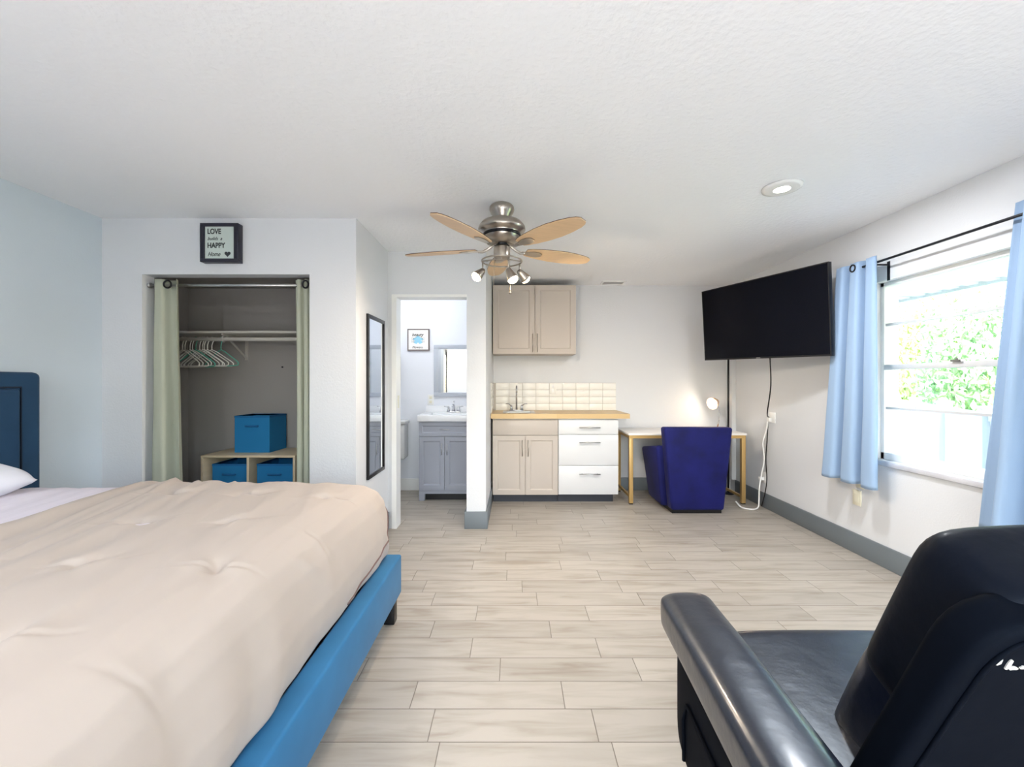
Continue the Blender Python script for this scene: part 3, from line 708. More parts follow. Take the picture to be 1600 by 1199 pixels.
b = MB().box(vx0 - .012, vx1 + .01, VY - .015, by0, .856, .925).box(vx0 - .012, vx1 + .01, by1, YB - .01, .856, .925).box(vx0 - .012, bx0, by0, by1, .856, .925).box(bx1, vx1 + .01, by0, by1, .856, .925).box(bx0, bx1, by0, by1, .856, .87)
build('counter', b, M_cult, t, bevel=.004)
build('splash_lip', MB().box(vx0 - .012, vx1 + .01, YB - .03, YB - .01, .925, 1.0), M_cult, t, bevel=.003)
t = thing('bathroom_faucet', 'chrome two-handle faucet on the white vanity top', 'faucet', (-.70, 4.87, .925))
fx, fy = -.70, 4.87
build('base_plate', MB().box(fx - .08, fx + .08, fy - .022, fy + .022, .9255, .94), M_chrome, t, bevel=.004)
build('spout', MB().tube([(fx, fy, .93), (fx, fy, .99), (fx, fy - .02, 1.02), (fx, fy - .07, 1.02), (fx, fy - .10, .995)], [.018, .013, .012, .011, .011], 12), M_chrome, t, smooth=True)
for s in (-1, 1):
    x = fx + s * .06
    build('handle', MB().lathe([(.02, .94), (.012, .965), (.012, .99), (.004, .996)], (x, fy, 0), 16).tube([(x, fy, .988), (x + s * .05, fy, .996)], .004, 8), M_chrome, t, smooth=True)
build('lift_rod', MB().cyl((fx, fy + .016, .935), (fx, fy + .016, 1.05), .003, 8).sphere((fx, fy + .016, 1.052), .008), M_chrome, t, smooth=True)
t = thing('bathroom_mirror', 'wall mirror with wide pale grey frame above the vanity', 'mirror', (-.7, YB - .01, 1.1))
mx0, mx1, mz0, mz1 = -.943, -.445, 1.105, 1.716
f_ = .05; ym = YB - .030
build('frame', MB().box(mx0, mx1, ym, YB - .009, mz1 - f_, mz1).box(mx0, mx1, ym, YB - .009, mz0, mz0 + f_).box(mx0, mx0 + f_, ym, YB - .009, mz0 + f_, mz1 - f_).box(mx1 - f_, mx1, ym, YB - .009, mz0 + f_, mz1 - f_), mat('pale_grey_frame', (188, 194, 204), .4), t, bevel=.003)
build('mirror_glass', MB().box(mx0 + f_, mx1 - f_, ym + .012, YB - .009, mz0 + f_, mz1 - f_), M_mirror, t)
t = thing('framed_print', 'small framed print with blue watercolour and script lettering in the bathroom', 'picture', (-1.12, YB - .01, 1.65))
x0, x1, z0, z1, y0 = -1.252, -.995, 1.648, 1.904, YB - .035
build('frame', MB().box(x0, x1, y0, YB - .009, z1 - .012, z1).box(x0, x1, y0, YB - .009, z0, z0 + .012).box(x0, x0 + .012, y0, YB - .009, z0 + .012, z1 - .012).box(x1 - .012, x1, y0, YB - .009, z0 + .012, z1 - .012), M_brownfr, t)
build('print', MB().box(x0 + .012, x1 - .012, y0 + .006, y0 + .01, z0 + .012, z1 - .012), M_paperw, t)
sp_ = [(-1.128 + (.045 + .014 * math.sin(7 * a)) * math.cos(a) * 1.1, 1.772 + (.042 + .012 * math.sin(5 * a)) * math.sin(a)) for a in [2 * PI * i / 60 for i in range(60)]]
build('watercolour_splash', MB().prism(sp_, y0 + .0045, y0 + .0055, 'y'), M_splash, t)
yt = y0 + .004
build('lettering', MB().text('beauty', .052, face_cam(x0 + .052, yt, z1 - .085), shear=.3, bold=.0006, sx=.95), M_ink, t)
build('lettering', MB().text('Flowers', .036, face_cam(x0 + .055, yt, z0 + .028), shear=.3, sx=1.05), M_ink, t)
for s in (-1, 1):
    for k in range(3):
        build('leaf_mark', MB().tube([(-1.128 + s * .045, y0 + .004, 1.765 + .02 * k - .02), (-1.128 + s * (.06), y0 + .004, 1.772 + .024 * k - .02), (-1.128 + s * .08, y0 + .004, 1.768 + .022 * k - .02)], .0015, 5), M_ink, t)
t = thing('outlet', 'white outlet on the bathroom wall left of the vanity mirror', 'outlet', (-.985, YB - .008, 1.0))
build('cover_plate', MB().box(-1.02, -.945, YB - .014, YB - .0085, 1.005, 1.13), M_white, t, bevel=.002)
build('socket', MB().box(-.998, -.967, YB - .0165, YB - .014, 1.078, 1.11).box(-.998, -.967, YB - .0165, YB - .014, 1.028, 1.06), M_ivory, t, bevel=.001)
t = thing('wall_dispenser', 'slim grey dispenser mounted on the bathroom wall by the door jamb', 'dispenser', (-1.36, YB - .05, 1.29))
build('body', MB().box(-1.41, -1.335, YB - .07, YB - .009, 1.295, 1.58), mat('dispenser_grey', (120, 122, 128), .35, metal=.4), t, bevel=.006)
build('front_window', MB().box(-1.395, -1.35, YB - .073, YB - .069, 1.44, 1.55), M_blackm, t)
build('lever', MB().box(-1.395, -1.35, YB - .085, YB - .069, 1.30, 1.33), M_steel, t, bevel=.002)
# toilet (mostly behind the jamb)
t = thing('toilet', 'white toilet left of the vanity, mostly behind the door jamb', 'toilet', (-1.45, 4.6, 0))
build('tank', MB().box(-1.68, -1.24, 4.74, 4.93, .40, .80), M_whiteg, t, bevel=.02, bseg=3)
build('tank_lid', MB().box(-1.695, -1.225, 4.725, 4.935, .801, .84), M_whiteg, t, bevel=.01, bseg=3)
build('bowl', MB().lathe([(.10, 0), (.11, .05), (.10, .16), (.15, .30), (.185, .37), (.19, .395), (.14, .395), (.12, .30), (.04, .22)], (0, 0, 0), 28, Matrix.Translation((-1.46, 4.5, 0)) @ Matrix.Diagonal((1, 1.28, 1, 1))), M_whiteg, t, smooth=True)
build('seat', MB().lathe([(.12, .398), (.195, .398), (.195, .415), (.12, .415), (.12, .398)], (0, 0, 0), 28, Matrix.Translation((-1.46, 4.5, 0)) @ Matrix.Diagonal((1, 1.28, 1, 1)), cap=False), M_whiteg, t, smooth=True)
build('seat_lid', MB().lathe([(.02, .43), (.19, .43), (.195, .42), (.195, .417), (.02, .417)], (0, 0, 0), 28, Matrix.Translation((-1.46, 4.5, 0)) @ Matrix.Diagonal((1, 1.28, 1, 1))), M_whiteg, t, smooth=True)
build('flush_lever', MB().cyl((-1.62, 4.742, .76), (-1.62, 4.725, .76), .01, 10).cyl((-1.62, 4.728, .76), (-1.56, 4.726, .75), .005, 8), M_chrome, t)
t = thing('bathroom_ceiling_light', 'round flush light on the bathroom ceiling', 'ceiling light', (-1.2, 4.15, CZ))
build('lamp_shade', MB().lathe([(.14, CZ), (.14, CZ - .02), (.11, CZ - .05), (.02, CZ - .065)], (-1.2, 4.15, 0), 32), M_lens, t, smooth=True)
L = bpy.data.lights.new('bath_light', 'POINT'); L.energy = BATH_W; L.color = (.90, .95, 1); L.shadow_soft_size = .06
lo = bpy.data.objects.new('bath_light', L); COL.objects.link(lo); lo.parent = t; lo.location = (0, 0, -.16)

# ------------------------------------------------------------------ desk
t = thing('desk', 'white-topped desk with gold metal legs against the back wall', 'desk', (1.81, 4.66, 0))
dx0, dx1, dy0, dy1 = 1.195, 2.43, 4.37, 4.935
build('desktop', MB().box(dx0, dx1, dy0, dy1, .722, .742), mat('white_marble_top', (238, 235, 232), .25, var=.05, vscale=3), t, bevel=.002)
b = MB().box(dx0 + .01, dx1 - .01, dy0 + .005, dy0 + .035, .69, .722).box(dx0 + .01, dx1 - .01, dy1 - .04, dy1 - .01, .69, .722).box(dx0 + .01, dx0 + .04, dy0 + .035, dy1 - .04, .69, .722).box(dx1 - .04, dx1 - .01, dy0 + .035, dy1 - .04, .69, .722)
build('apron_frame', b, M_gold, t)
for x in (dx0 + .01, dx1 - .05):
    for y in (dy0 + .005, dy1 - .05):
        l = build('leg', MB().box(x, x + .04, y, y + .04, .012, .69), M_gold, t, bevel=.001)
        build('leg_pad', MB().box(x + .002, x + .038, y + .002, y + .038, 0, .012), M_black, l)
for x in (dx0 + .02, dx1 - .04):
    build('side_stretcher', MB().box(x, x + .02, dy0 + .045, dy1 - .05, .06, .085), M_gold, t)
# desk lamp
lx, ly = 2.33, 4.80
t = thing('desk_lamp', 'small gooseneck desk lamp with lit shade on the desk corner', 'desk lamp', (lx, ly, .742))
build('base', MB().lathe([(.06, .742), (.062, .75), (.055, .758), (.01, .764)], (lx, ly, 0), 32), mat('copper', (200, 150, 110), .3, metal=.8), t, smooth=True)
build('gooseneck', MB().tube([(lx, ly, .76), (lx + .02, ly, .85), (lx + .025, ly, .92), (lx + .012, ly, .99), (lx - .02, ly, 1.04)], .007, 10), M_chrome, t, smooth=True)
aim = Vector((-.85, -.45, -.25)).normalized(); q = Vector((lx - .005, ly, 1.055))
M = Matrix.Translation(q) @ aim.to_track_quat('Z', 'Y').to_matrix().to_4x4()
sh_ = build('lamp_shade', MB().lathe([(.015, -.01), (.03, .0), (.055, .04), (.07, .09), (.067, .09), (.052, .042), (.026, .004)], (0, 0, 0), 32, M, cap=False), mat('blush_shade', (225, 190, 165), .4), t, smooth=True)
build('bulb', MB().sphere(tuple(q + aim * .055), .032), M_bulb, sh_, smooth=True)
L = bpy.data.lights.new('desk_bulb', 'POINT'); L.energy = DESK_W; L.color = (1, .82, .6); L.shadow_soft_size = .03
lo = bpy.data.objects.new('desk_bulb', L); COL.objects.link(lo); lo.parent = t; lo.location = (q + aim * .10) - ORG['desk_lamp']

# ------------------------------------------------------------------ desk armchair (seen from behind)
t = thing('desk_armchair', 'navy blue velvet tub armchair with its back to the room, pushed to the desk', 'armchair', (1.77, 4.33, 0))
# outer back : tapers downwards, wider at top
def hx(x0b, x1b, x0t, x1t, y0b, y1b, y0t, y1t, zb, zt, zt2=None):
    zt2 = zt if zt2 is None else zt2
    return [(x0b, y0b, zb), (x1b, y0b, zb), (x1b, y1b, zb), (x0b, y1b, zb), (x0t, y0t, zt), (x1t, y0t, zt), (x1t, y1t, zt2), (x0t, y1t, zt2)]
build('backrest', MB().hexa(hx(1.525, 2.035, 1.428, 2.085, 4.05, 4.18, 3.98, 4.10, .035, .845)), M_navy, t, bevel=.025, bseg=4)
for s in (0, 1):
    if s == 0: P = hx(1.475, 1.59, 1.395, 1.52, 4.19, 4.60, 4.10, 4.60, .035, .66, .575)
    else: P = hx(1.98, 2.09, 2.02, 2.13, 4.19, 4.60, 4.10, 4.60, .035, .66, .575)
    build('armrest', MB().hexa(P), M_navy, t, bevel=.03, bseg=4)
build('seat_base', MB().box(1.59, 1.98, 4.18, 4.60, .05, .30), M_navy, t, bevel=.01)
build('seat_cushion', MB().box(1.575, 1.99, 4.17, 4.63, .302, .42), M_navy, t, bevel=.03, bseg=4)
build('plinth', MB().box(1.54, 2.02, 4.08, 4.58, 0.0, .036), M_black, t)

# ------------------------------------------------------------------ TV and its pole, cables
t = thing('television', 'large black flat television angled in the corner above the desk', 'television', (2.14, 3.695, 1.49))
TM = Matrix.Translation((2.14, 3.695, 1.835)) @ Matrix.Rotation(math.radians(-70.4), 4, 'Z') @ Matrix.Rotation(math.radians(4.65), 4, 'X') @ Matrix.Rotation(math.radians(1.2), 4, 'Y')
TW, TH = 1.235, .70
build('cabinet', MB().box(-TW / 2, TW / 2, .004, .035, -TH / 2, TH / 2, TM).box(-.35, .35, .035, .075, -.28, .1, TM), M_black, t, bevel=.003)
build('bezel', MB().box(-TW / 2, TW / 2, -.001, .004, TH / 2 - .008, TH / 2, TM).box(-TW / 2, TW / 2, -.001, .004, -TH / 2, -TH / 2 + .014, TM).box(-TW / 2, -TW / 2 + .008, -.001, .004, -TH / 2 + .014, TH / 2 - .008, TM).box(TW / 2 - .008, TW / 2, -.001, .004, -TH / 2 + .014, TH / 2 - .008, TM), M_black, t)
build('screen', MB().box(-TW / 2 + .008, TW / 2 - .008, .0, .004, -TH / 2 + .014, TH / 2 - .008, TM), M_tv, t)
build('brand_badge', MB().box(-.02, .02, -.003, -.001, -TH / 2 + .003, -TH / 2 + .010, TM), M_steel, t)
t = thing('tv_mount', 'black pole in the room corner with an arm holding the television', 'television mount', (2.46, 4.80, 0))
build('pole', MB().cyl((2.455, 4.80, .01), (2.455, 4.80, 2.30), .011, 16), M_blackm, t, smooth=True)
build('base', MB().lathe([(.06, 0), (.06, .01), (.02, .018)], (2.455, 4.80, 0), 24), M_blackm, t)
tb = TM @ Vector((0, .075, -.02))
build('swing_arm', MB().tube([(2.455, 4.80, 1.82), (2.50, 4.3, 1.82), tuple(tb + Vector((.05, .05, 0)))], .018, 10), M_blackm, t, smooth=True)
build('mount_plate', MB().box(-.2, .2, .076, .088, -.18, .14, TM), M_blackm, t)
# cables down the right wall
cx = XR - .03
tc0 = TM @ Vector((.08, .04, -TH / 2 + .01))
bk = build('tv_cable', MB().tube(smooth_path([tuple(tc0), (tc0.x + .02, tc0.y + .02, 1.25), (tc0.x + .05, tc0.y + .12, 1.0), (2.535, 4.17, .93)]), .0055, 8), M_black, smooth=True)
tag(bk, 'black cable hanging from the bottom of the television', 'cable')
t = thing('outlet', 'white wall outlet on the right wall below the television', 'outlet', (XR - .005, 4.15, .87))
build('cover_plate', MB().box(XR - .007, XR, 4.10, 4.20, .875, .98), M_white, t, bevel=.002)
build('plug', MB().box(XR - .035, XR - .007, 4.15, 4.185, .885, .925), M_white, t, bevel=.004)
wc = MB().tube(smooth_path([(2.535, 4.185, .90), (2.53, 4.20, .80), (2.515, 4.235, .66), (2.52, 4.22, .5), (2.51, 4.25, .34), (2.50, 4.27, .2), (2.49, 4.26, .08), (2.46, 4.22, .02), (2.40, 4.18, .01), (2.34, 4.19, .01), (2.30, 4.24, .012), (2.28, 4.31, .05)]), .0075, 8)
tag(build('power_cord', wc, M_white, smooth=True), 'white cord drooping from the outlet to the floor beside the desk leg', 'cord')
wc = MB().tube(smooth_path([(2.545, 4.20, .88), (2.54, 4.205, .7), (2.53, 4.21, .5), (2.54, 4.21, .3), (2.525, 4.22, .15), (2.51, 4.25, .02)]), .005, 8)
tag(build('black_cord', wc, M_black, smooth=True), 'black cord running down the wall behind the white cord', 'cord')
t = thing('outlet', 'white outlet with plug just above the baseboard behind the cords', 'outlet', (XR, 4.28, .27))
build('cover_plate', MB().box(XR - .007, XR, 4.24, 4.33, .25, .36), M_white, t, bevel=.002)
build('plug', MB().box(XR - .05, XR - .007, 4.27, 4.31, .275, .31), M_white, t, bevel=.004)
for nm, lab, y0, y1, z0, z1 in (('switch_plate', 'ivory wall plate just under the hem of the left blue curtain', 3.055, 3.13, .495, .60), ('outlet', 'ivory outlet on the right wall below the left blue curtain', 3.085, 3.16, .36, .475)):
    t = thing(nm, lab, 'wall plate', (XR, (y0 + y1) / 2, z0))
    build('cover_plate', MB().box(XR - .008, XR, y0, y1, z0, z1), M_ivory, t, bevel=.002)
    build('socket' if nm == 'outlet' else 'switch', MB().box(XR - .010, XR - .008, y0 + .02, y1 - .02, z0 + .03, z1 - .03), M_ivory, t)

# ------------------------------------------------------------------ blue window curtains
CXp = 2.465; CRZ = 2.093
t = thing('curtain_rod', 'thin black curtain rod above the window', 'curtain rod', (CXp, 2.3, CRZ))
build('rod', MB().cyl((CXp, 1.20, CRZ), (CXp, 3.02, CRZ), .008, 12), M_blackm, t, smooth=True)
build('finial', MB().lathe([(.008, 0), (.016, .004), (.017, .02), (.006, .028)], (0, 0, 0), 16, Matrix.Translation((CXp, 3.02, CRZ)) @ Matrix.Rotation(-PI / 2, 4, 'X')), M_blackm, t, smooth=True)
for y in (2.862, 1.25):
    build('bracket', MB().box(CXp - .004, XR, y - .004, y + .004, CRZ - .018, CRZ - .008).box(XR - .004, XR, y - .01, y + .01, CRZ - .12, CRZ + .01), M_blackm, t)
def blue_curtain(lab, yt0, yt1, yb0, yb1, nf, amp, ph, zt, zb, flare=0, sharp=1.6):
    t = thing('window_curtain', lab, 'curtain', (CXp, (yb0 + yb1) / 2, zb), 'light blue curtains of the window')
    def fn(u, v):
        z = zt + (zb - zt) * v
        y = (yt0 + (yt1 - yt0) * u) * (1 - v) + (yb0 + (yb1 - yb0) * u) * v
        a = amp * (.75 + .35 * v)
        x = CXp - flare * v + a * math.tanh(sharp * math.sin(2 * PI * nf * u + ph)) + .008 * noise.noise(Vector((u * 5, v * 4, ph))) * v
        y += .02 * math.cos(2 * PI * nf * u + ph) * (.4 + .6 * v)
        z += .006 * math.sin(2 * PI * nf * u + ph)
        return (x, y, z)
    b = MB(); b.grid(90, 60, fn)
    f = build('fabric', b, M_curt, t, smooth=True, solid=.0025, soff=0)
    if yt1 > yt0:
        vv = (zt - CRZ) / (zt - zb); c_ = [fn(i / 200, vv) for i in range(201)]
        c_ = min((p for p in c_ if 2.95 < p[1] < 3.06), key=lambda p: p[0])
        build('grommet', MB().tube([(c_[0] - .005, c_[1] + .022 * math.cos(a), CRZ + .024 * math.sin(a)) for a in [2 * PI * i / 24 for i in range(24)]], .005, 8, closed=True), M_blackm, t, smooth=True)
    return t
c1 = blue_curtain('light blue curtain to the left of the window beside the television', 2.84, 3.17, 2.82, 3.28, 2.5, .046, 3.3, 2.135, .555, .012, 2.6)
c2 = blue_curtain('light blue curtain to the right of the window at the picture edge', 2.085, 1.45, 2.255, 1.42, 3.6, .06, .6, 2.17, .49, .0, 2.2)

# ------------------------------------------------------------------ bed
t = thing('bed', 'blue velvet upholstered platform bed with a tall padded headboard', 'bed', (-1.7, 1.25, 0))
BX0, BX1, BY0, BY1 = -2.74, -.61, .22, 2.28
build('foot_rail', MB().box(BX1 - .085, BX1, BY0, BY1, .137, .345), M_bed, t, bevel=.012, bseg=3)
for y in (BY0, BY1 - .085): build('side_rail', MB().box(BX0 + .03, BX1 - .086, y, y + .085, .137, .345), M_bed, t, bevel=.012, bseg=3)
build('slat_deck', MB().box(BX0 + .03, BX1 - .09, BY0 + .09, BY1 - .09, .22, .26), M_darkwood, t)
for x in (BX0 + .1, BX1 - .075):
    for y in (BY0 + .03, BY1 - .075):
        build('leg', MB().box(x, x + .055, y, y + .055, 0, .137), M_black, t, bevel=.003)
hb = build('headboard', MB().box(-2.81, -2.72, .06, 2.42, .02, 1.335), M_head, t, bevel=.03, bseg=4)
build('padded_panel', MB().box(-2.735, -2.70, .20, 2.30, .30, 1.24), M_head, hb, bevel=.02, bseg=4)
M_seam = mat('dark_seam', (18, 34, 52), .8)
build('piping', MB().tube([(-2.716, .19, .3), (-2.716, .19, 1.25), (-2.716, 2.31, 1.25), (-2.716, 2.31, .3)], .006, 6), M_seam, hb, smooth=True)

def drape(x0, x1, y0, y1, prof, nx, ny, wr, rmax=.16, top_off=0):
    """rounded box-like cloth; prof = list of (inset, z) from centre to hem"""
    cxm, cym, hx_, hy_ = (x0 + x1) / 2, (y0 + y1) / 2, (x1 - x0) / 2, (y1 - y0) / 2
    ins0 = prof[0][0]
    # arc-length along the profile
    ls = [0]
    for a, b_ in zip(prof, prof[1:]): ls.append(ls[-1] + math.hypot(a[0] - b_[0], a[1] - b_[1]))
    edge = .42        # share of the parameter that belongs to the border
    def P(s):
        q = s * ls[-1]
        for i in range(len(ls) - 1):
            if q <= ls[i + 1] or i == len(ls) - 2:
                k = (q - ls[i]) / max(ls[i + 1] - ls[i], 1e-6)
                return prof[i][0] + (prof[i + 1][0] - prof[i][0]) * k, prof[i][1] + (prof[i + 1][1] - prof[i][1]) * k
    def fn(u, v):
        a, b_ = 2 * u - 1, 2 * v - 1
        m = max(abs(a), abs(b_))
        if m <= 1 - edge:
            k = 1 / (1 - edge)
            x, y, z, wgt = a * k * (hx_ - ins0), b_ * k * (hy_ - ins0), prof[0][1], 0
        else:
            s = (m - (1 - edge)) / edge
            ins, z = P(s)
            Hx, Hy = hx_ - ins, hy_ - ins
            x, y = a / m * Hx, b_ / m * Hy
            r = rmax * min(1, s * 1.6)
            qx, qy = abs(x) - (Hx - r), abs(y) - (Hy - r)
            if qx > 0 and qy > 0 and r > 1e-4:
                L_ = math.hypot(qx, qy); qx, qy = qx * r / L_, qy * r / L_
                x = math.copysign(Hx - r + qx, x); y = math.copysign(Hy - r + qy, y)
            wgt = s
        X, Y = cxm + x, cym + y
        dz, dn = wr(X, Y, z, wgt)
        f = max(0, min(1, (wgt - .35) / .4))
        d = Vector((x / hx_ if abs(x) > hx_ * .8 else 0, y / hy_ if abs(y) > hy_ * .8 else 0, 0))
        if d.length > 1e-4: d.normalize()
        return Vector((X, Y, z + dz * (1 - f))) + d * dn * f
    b = MB(); b.grid(nx, ny, fn); return b
tufts = [(-1.55 + i * .36 + (.18 if j % 2 else 0), .45 + j * .36) for i in range(3) for j in range(5)]
def wr_comf(X, Y, z, w):
    h = .010 * noise.noise(Vector((X * 2.2, Y * 1.6, 1.3)))
    g = max(0, min(1, (-1.05 - X) / .7))
    h += (.009 + .014 * g) * noise.noise(Vector((X * 11 + Y * 2.2, Y * 1.6, 4)))
    h += .008 * g * noise.noise(Vector((X * 26 + Y * 6, Y * 4.5, 9)))
    for i, (tx_, ty) in enumerate(tufts):
        dx, dy = X - tx_, Y - ty; r = math.hypot(dx, dy)
        if r < .2:
            a = math.atan2(dy, dx)
            h -= .022 * math.exp(-(r / .03) ** 2)
            h += .012 * math.exp(-(r / .08) ** 2) * math.cos(2 * a + i) * min(1, r / .02)
            h -= .010 * math.exp(-((dy - dx * .3) / .008) ** 2) * math.exp(-(dx / .09) ** 2)
    def ridge(v, p): return max(0, 1 - abs(noise.noise(v)) * 5) ** p
    h += .018 * (.3 + g) * ridge(Vector((X * 5.5 + Y * 1.6, Y * 1.1, 12)), 2) * max(0, .25 + noise.noise(Vector((X * 2, Y * 2, 31))))
    dn = .018 * noise.noise(Vector((X * 4, Y * 3.2, z * 2.2 + 5))) + .010 * noise.noise(Vector((X * 9, Y * 9, z * 2 + 8)))
    # diagonal creases running down from the shoulder
    dn += .006 * math.sin((Y * 1.0 + z * .9) * 16) * max(0, noise.noise(Vector((Y * 3, z * 3, 2)))) * 1.5
    dn += .030 * ridge(Vector((X * 1.5, Y * 3.2 + z * 1.6, z * 1.0 + 3)), 2) * max(0, .2 + noise.noise(Vector((Y * 2, z * 2, 44))))
    return h, dn
PROF = [(.34, .778), (.24, .775), (.16, .764), (.10, .742), (.055, .705), (.025, .65), (.008, .58), (0, .51), (.006, .44), (.022, .365)]
cm = drape(-2.71, -.652, .16, 2.318, PROF, 340, 340, wr_comf)
geo_ = cm.bm.verts[:] + cm.bm.edges[:] + cm.bm.faces[:]
pn = Vector((-1, -.09, 0)).normalized()
bmesh.ops.bisect_plane(cm.bm, geom=geo_, plane_co=(-1.86, 1.6, 0), plane_no=pn, clear_outer=True)
co = build('comforter', cm, M_comf, smooth=True, solid=.016, soff=-1, org=(-1.3, 1.25, .36))
tag(co, 'cream tufted comforter spread over the foot of the bed', 'comforter')
bpy.context.view_layer.update()
cev = co.evaluated_get(bpy.context.evaluated_depsgraph_get())
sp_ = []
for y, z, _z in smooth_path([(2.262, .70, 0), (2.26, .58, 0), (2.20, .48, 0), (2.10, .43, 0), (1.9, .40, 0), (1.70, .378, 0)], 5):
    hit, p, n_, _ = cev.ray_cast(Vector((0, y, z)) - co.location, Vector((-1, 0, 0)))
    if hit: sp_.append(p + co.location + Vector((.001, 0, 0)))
if len(sp_) > 4: build('hem_seam_shadow', MB().tube(sp_, .0045, 6), mat('seam_shadow_brown', (112, 88, 84), .9), co, smooth=True)  # dark tube along the hem edge; its colour stands for the crease shadow
PROF2 = [(a + .022, z - .022 + (0 if z > .5 else .0)) for a, z in PROF]
def wr_sheet(X, Y, z, w):
    return .004 * noise.noise(Vector((X * 2.2, Y * 1.6, 1.3))) + .006 * noise.noise(Vector((X * 14 + Y * 3, Y * 2, 7))), .004 * noise.noise(Vector((X * 6, Y * 6, z * 3)))
s_ = drape(-2.70, -.655, .17, 2.31, PROF2, 160, 160, wr_sheet)
so_ = build('bed_sheet', s_, M_sheet, smooth=True, solid=.003, soff=-1, org=(-1.8, 1.25, .34))
tag(so_, 'pale lavender sheet covering the mattress near the headboard', 'sheet')
tag(build('mattress', MB().box(-2.66, -.74, .26, 2.22, .262, .715), M_mattress, bevel=.06, bseg=4), 'thick mattress under the sheet and comforter', 'mattress')
def pillow(c, lx_, ly_, lz_, lab, ry):
    def fn(u, v):
        a, b_ = (u * 2 - 1), v * 2 * PI
        # superellipse cushion
        px = math.copysign(abs(a) ** .8, a)
        e = max(0, 1 - abs(a) ** 3.0) ** .55
        yy = math.copysign(abs(math.cos(b_)) ** .55, math.cos(b_)) ; zz = math.copysign(abs(math.sin(b_)) ** 1.1, math.sin(b_))
        return (yy * lx_ * (.86 + .14 * e), a * ly_, zz * lz_ * e)
    b = MB(); b.grid(28, 40, fn)
    bmesh.ops.remove_doubles(b.bm, verts=b.bm.verts[:], dist=.0005)
    M = Matrix.Translation(c) @ Matrix.Rotation(ry, 4, 'Y')
    for v in b.bm.verts: v.co = M @ (v.co + Vector((.008 * noise.noise(v.co * 9), 0, .01 * noise.noise(v.co * 8))))
    tag(build('pillow', b, M_pillow, smooth=True), lab, 'pillow')
pillow((-2.50, 1.68, .848), .21, .37, .09, 'white pillow lying against the headboard, nearest the closet', math.radians(14))
pillow((-2.50, .80, .848), .21, .37, .09, 'white pillow against the headboard on the near side of the bed', math.radians(14))

# ------------------------------------------------------------------ recliner
RC = Vector((.98, 1.0, 0))
rec = thing('recliner', 'black leather recliner armchair with worn spots, seen from behind at lower right', 'recliner', tuple(RC))
def subbox(x0, x1, y0, y1, z0, z1, n=(3, 5, 3), fn=None, tight=1):
    """subdivided box for soft leather forms (subsurf rounds it)"""
    b = MB(); bm = b.bm; idx = {}
    nx, ny, nz = n
    def V(i, j, k):
        if (i, j, k) not in idx:
            g_ = lambda t: .5 * (1 + math.copysign(abs(2 * t - 1) ** tight, 2 * t - 1))
            p = Vector((x0 + (x1 - x0) * g_(i / nx), y0 + (y1 - y0) * g_(j / ny), z0 + (z1 - z0) * g_(k / nz)))
            if fn: p = fn(p, i / nx, j / ny, k / nz)
            idx[(i, j, k)] = bm.verts.new(p)
        return idx[(i, j, k)]
    for i in range(nx):
        for j in range(ny):
            for k in (0, nz): bm.faces.new((V(i, j, k), V(i + 1, j, k), V(i + 1, j + 1, k), V(i, j + 1, k)))
    for i in range(nx):
        for k in range(nz):
            for j in (0, ny): bm.faces.new((V(i, j, k), V(i + 1, j, k), V(i + 1, j, k + 1), V(i, j, k + 1)))
    for j in range(ny):
        for k in range(nz):
            for i in (0, nx): bm.faces.new((V(i, j, k), V(i, j + 1, k), V(i, j + 1, k + 1), V(i, j, k + 1)))
    return b
def skew(p):      # small yaw of the whole chair: x shifts with y
    return Vector((p.x + .075 * (p.y - 1.3), p.y, p.z))
for s in (0, 1):
    xa0, xa1 = (.478, .590) if s == 0 else (1.37, 1.482)
    def fa(p, a, b_, c):
        p = p.copy()
        return skew(p)
    body = build('armrest', subbox(xa0, xa1, .50, 1.265, .20, .55, (2, 5, 3), fa), M_leather_shaded, rec, sub=2)
    def fp(p, a, b_, c):
        p = p.copy()
        p.x += (a - .5) * (.012 if c > .3 else -.0)
        p.z += .022 * (1 - (2 * a - 1) ** 2) * c + .006 * math.sin(b_ * 5)
        if b_ < .99 and b_ > 0: pass
        return skew(p)
    build('arm_pad', subbox(xa0 - .018, xa1 + .018, .52, 1.315, .525, .612, (5, 9, 3), fp, .5), M_leather, body, sub=2)
    # side crease panel
    xo = xa0 - .004 if s == 0 else xa1 + .004
    P = [(1.14, .25), (1.145, .36), (1.12, .415), (.9, .425), (.56, .42)]
    b = MB()
    pts = [skew(Vector((xo, y, z))) for y, z in P]
    b.tube(pts, .005, 6)
    build('side_seam', b, M_leather_shaded, body, smooth=True)
def fs(p, a, b_, c):
    p = p.copy(); p.z += .02 * (1 - (2 * a - 1) ** 2) * (c > .9) + .012 * b_ * c
    return skew(p)
build('seat', subbox(.603, 1.355, .80, 1.375, .30, .452, (5, 6, 3), fs, .6), M_leather, rec, sub=2)
build('footrest', subbox(.615, 1.345, 1.36, 1.44, .10, .37, (4, 2, 3), lambda p, a, b_, c: skew(p)), M_leather, rec, sub=2)
build('mechanism_base', MB().box(.62, 1.33, .62, 1.20, .0, .20), M_black, rec, bevel=.01)
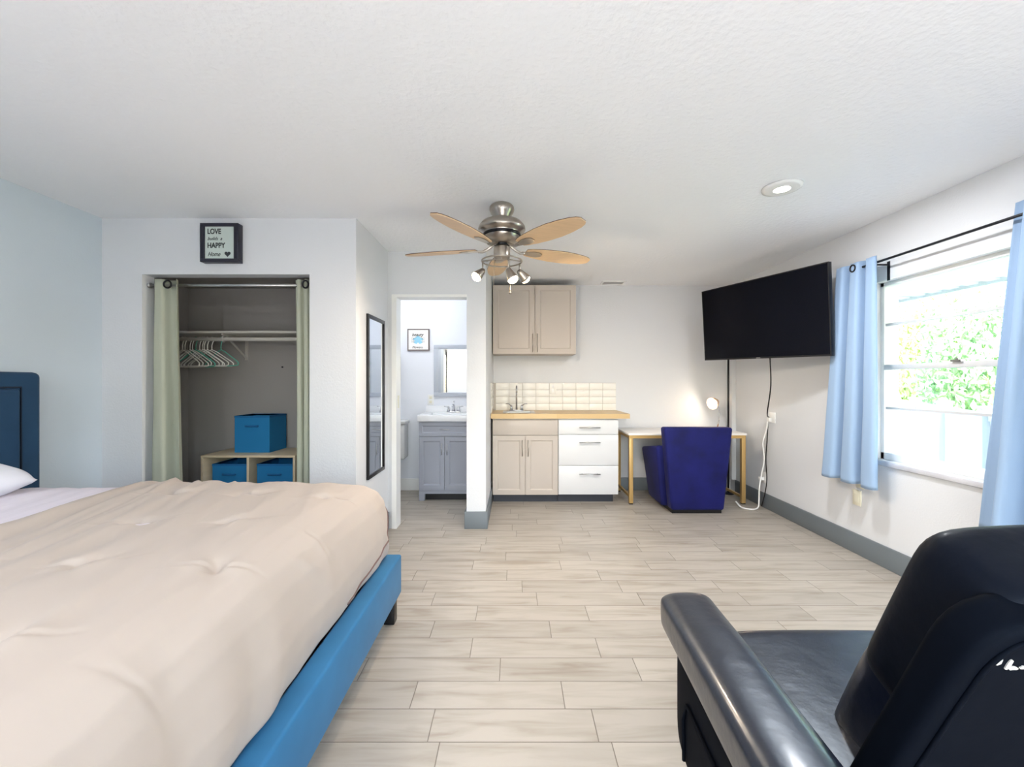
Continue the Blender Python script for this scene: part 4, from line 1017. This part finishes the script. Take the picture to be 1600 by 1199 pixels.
# backrest: slab leaning back; u across, w along the height
YB0, ZB0, YT, ZT = .92, .42, .70, .93
def backpt(x, off, h):
    """off = distance behind (+) the leaning plane, h = 0..1 up the back"""
    d = Vector((0, YT - YB0, ZT - ZB0)); n_ = Vector((0, -d.z, d.y)).normalized()
    return Vector((x, YB0, ZB0)) + d * h + n_ * off
def fb_(x0, x1, o0, o1, h0, h1, n, bul=0, topr=0, quilt=0):
    def fn(p, a, b_, c):
        x = x0 + (x1 - x0) * a; o = o0 + (o1 - o0) * b_; h = h0 + (h1 - h0) * c
        o += bul * (1 - (2 * a - 1) ** 2) * (1 if b_ > .5 else -1) * math.sin(PI * min(1, max(0, c)))
        h -= topr * abs(2 * a - 1) ** 3 * c
        return backpt(x, o, h)
    return subbox(0, 1, 0, 1, 0, 1, n, fn)
shell_ = build('back_shell', fb_(.675, 1.37, .02, .105, -.55, 1.12, (4, 3, 7), .008, .05), M_leather_shaded, rec, sub=2)
build('lumbar_cushion', fb_(.765, 1.29, -.13, .06, -.06, .52, (4, 3, 4), .02), M_leather, rec, sub=2)
build('headrest_cushion', fb_(.73, 1.335, -.10, .085, .42, 1.14, (5, 3, 4), .02, .03), M_leather_half_shaded, rec, sub=2)
# worn spots near the top of the shell, laid on its surface
bpy.context.view_layer.update()
ev = shell_.evaluated_get(bpy.context.evaluated_depsgraph_get())
dn_ = (backpt(0, 1, 0) - backpt(0, 0, 0)).normalized()
def on_shell(x, h, lift):
    o_ = backpt(x, .5, h) - RC
    hit, p, n_, _ = ev.ray_cast(o_, -dn_)
    return (p if hit else backpt(x, .105, h) - RC) + dn_ * lift + RC
rr = random.Random(4); wb_ = None
for (x, h, w_, hh) in ((.712, .965, .006, .020), (.727, .955, .0045, .022), (.736, .94, .007, .009), (.748, .945, .005, .007)):
    wb_ = MB(); poly = []
    for i in range(9):
        a = 2 * PI * i / 9; k = rr.uniform(.55, 1.1)
        poly.append((x + w_ * k * math.cos(a), h + hh * k * math.sin(a)))
    lo_ = [wb_.bm.verts.new(on_shell(px_, ph_, -.001)) for px_, ph_ in poly]; hi_ = [wb_.bm.verts.new(on_shell(px_, ph_, .0015)) for px_, ph_ in poly]
    for i in range(9): wb_.bm.faces.new((lo_[i], lo_[(i + 1) % 9], hi_[(i + 1) % 9], hi_[i]))
    wb_.bm.faces.new(hi_)
    o = build('worn_patch', wb_, M_wear, rec); o['label'] = 'pale worn-through leather spot'
pp = [on_shell(x, h, .001) for x, h in [(.70, .2), (.70, .5), (.70, .8), (.705, .95), (.735, 1.03), (.80, 1.06), (1.02, 1.065), (1.24, 1.06), (1.31, 1.03), (1.34, .95), (1.345, .6), (1.345, .2)]]
build('piping', MB().tube(smooth_path(pp), .004, 8), M_leather_shaded, rec, smooth=True)
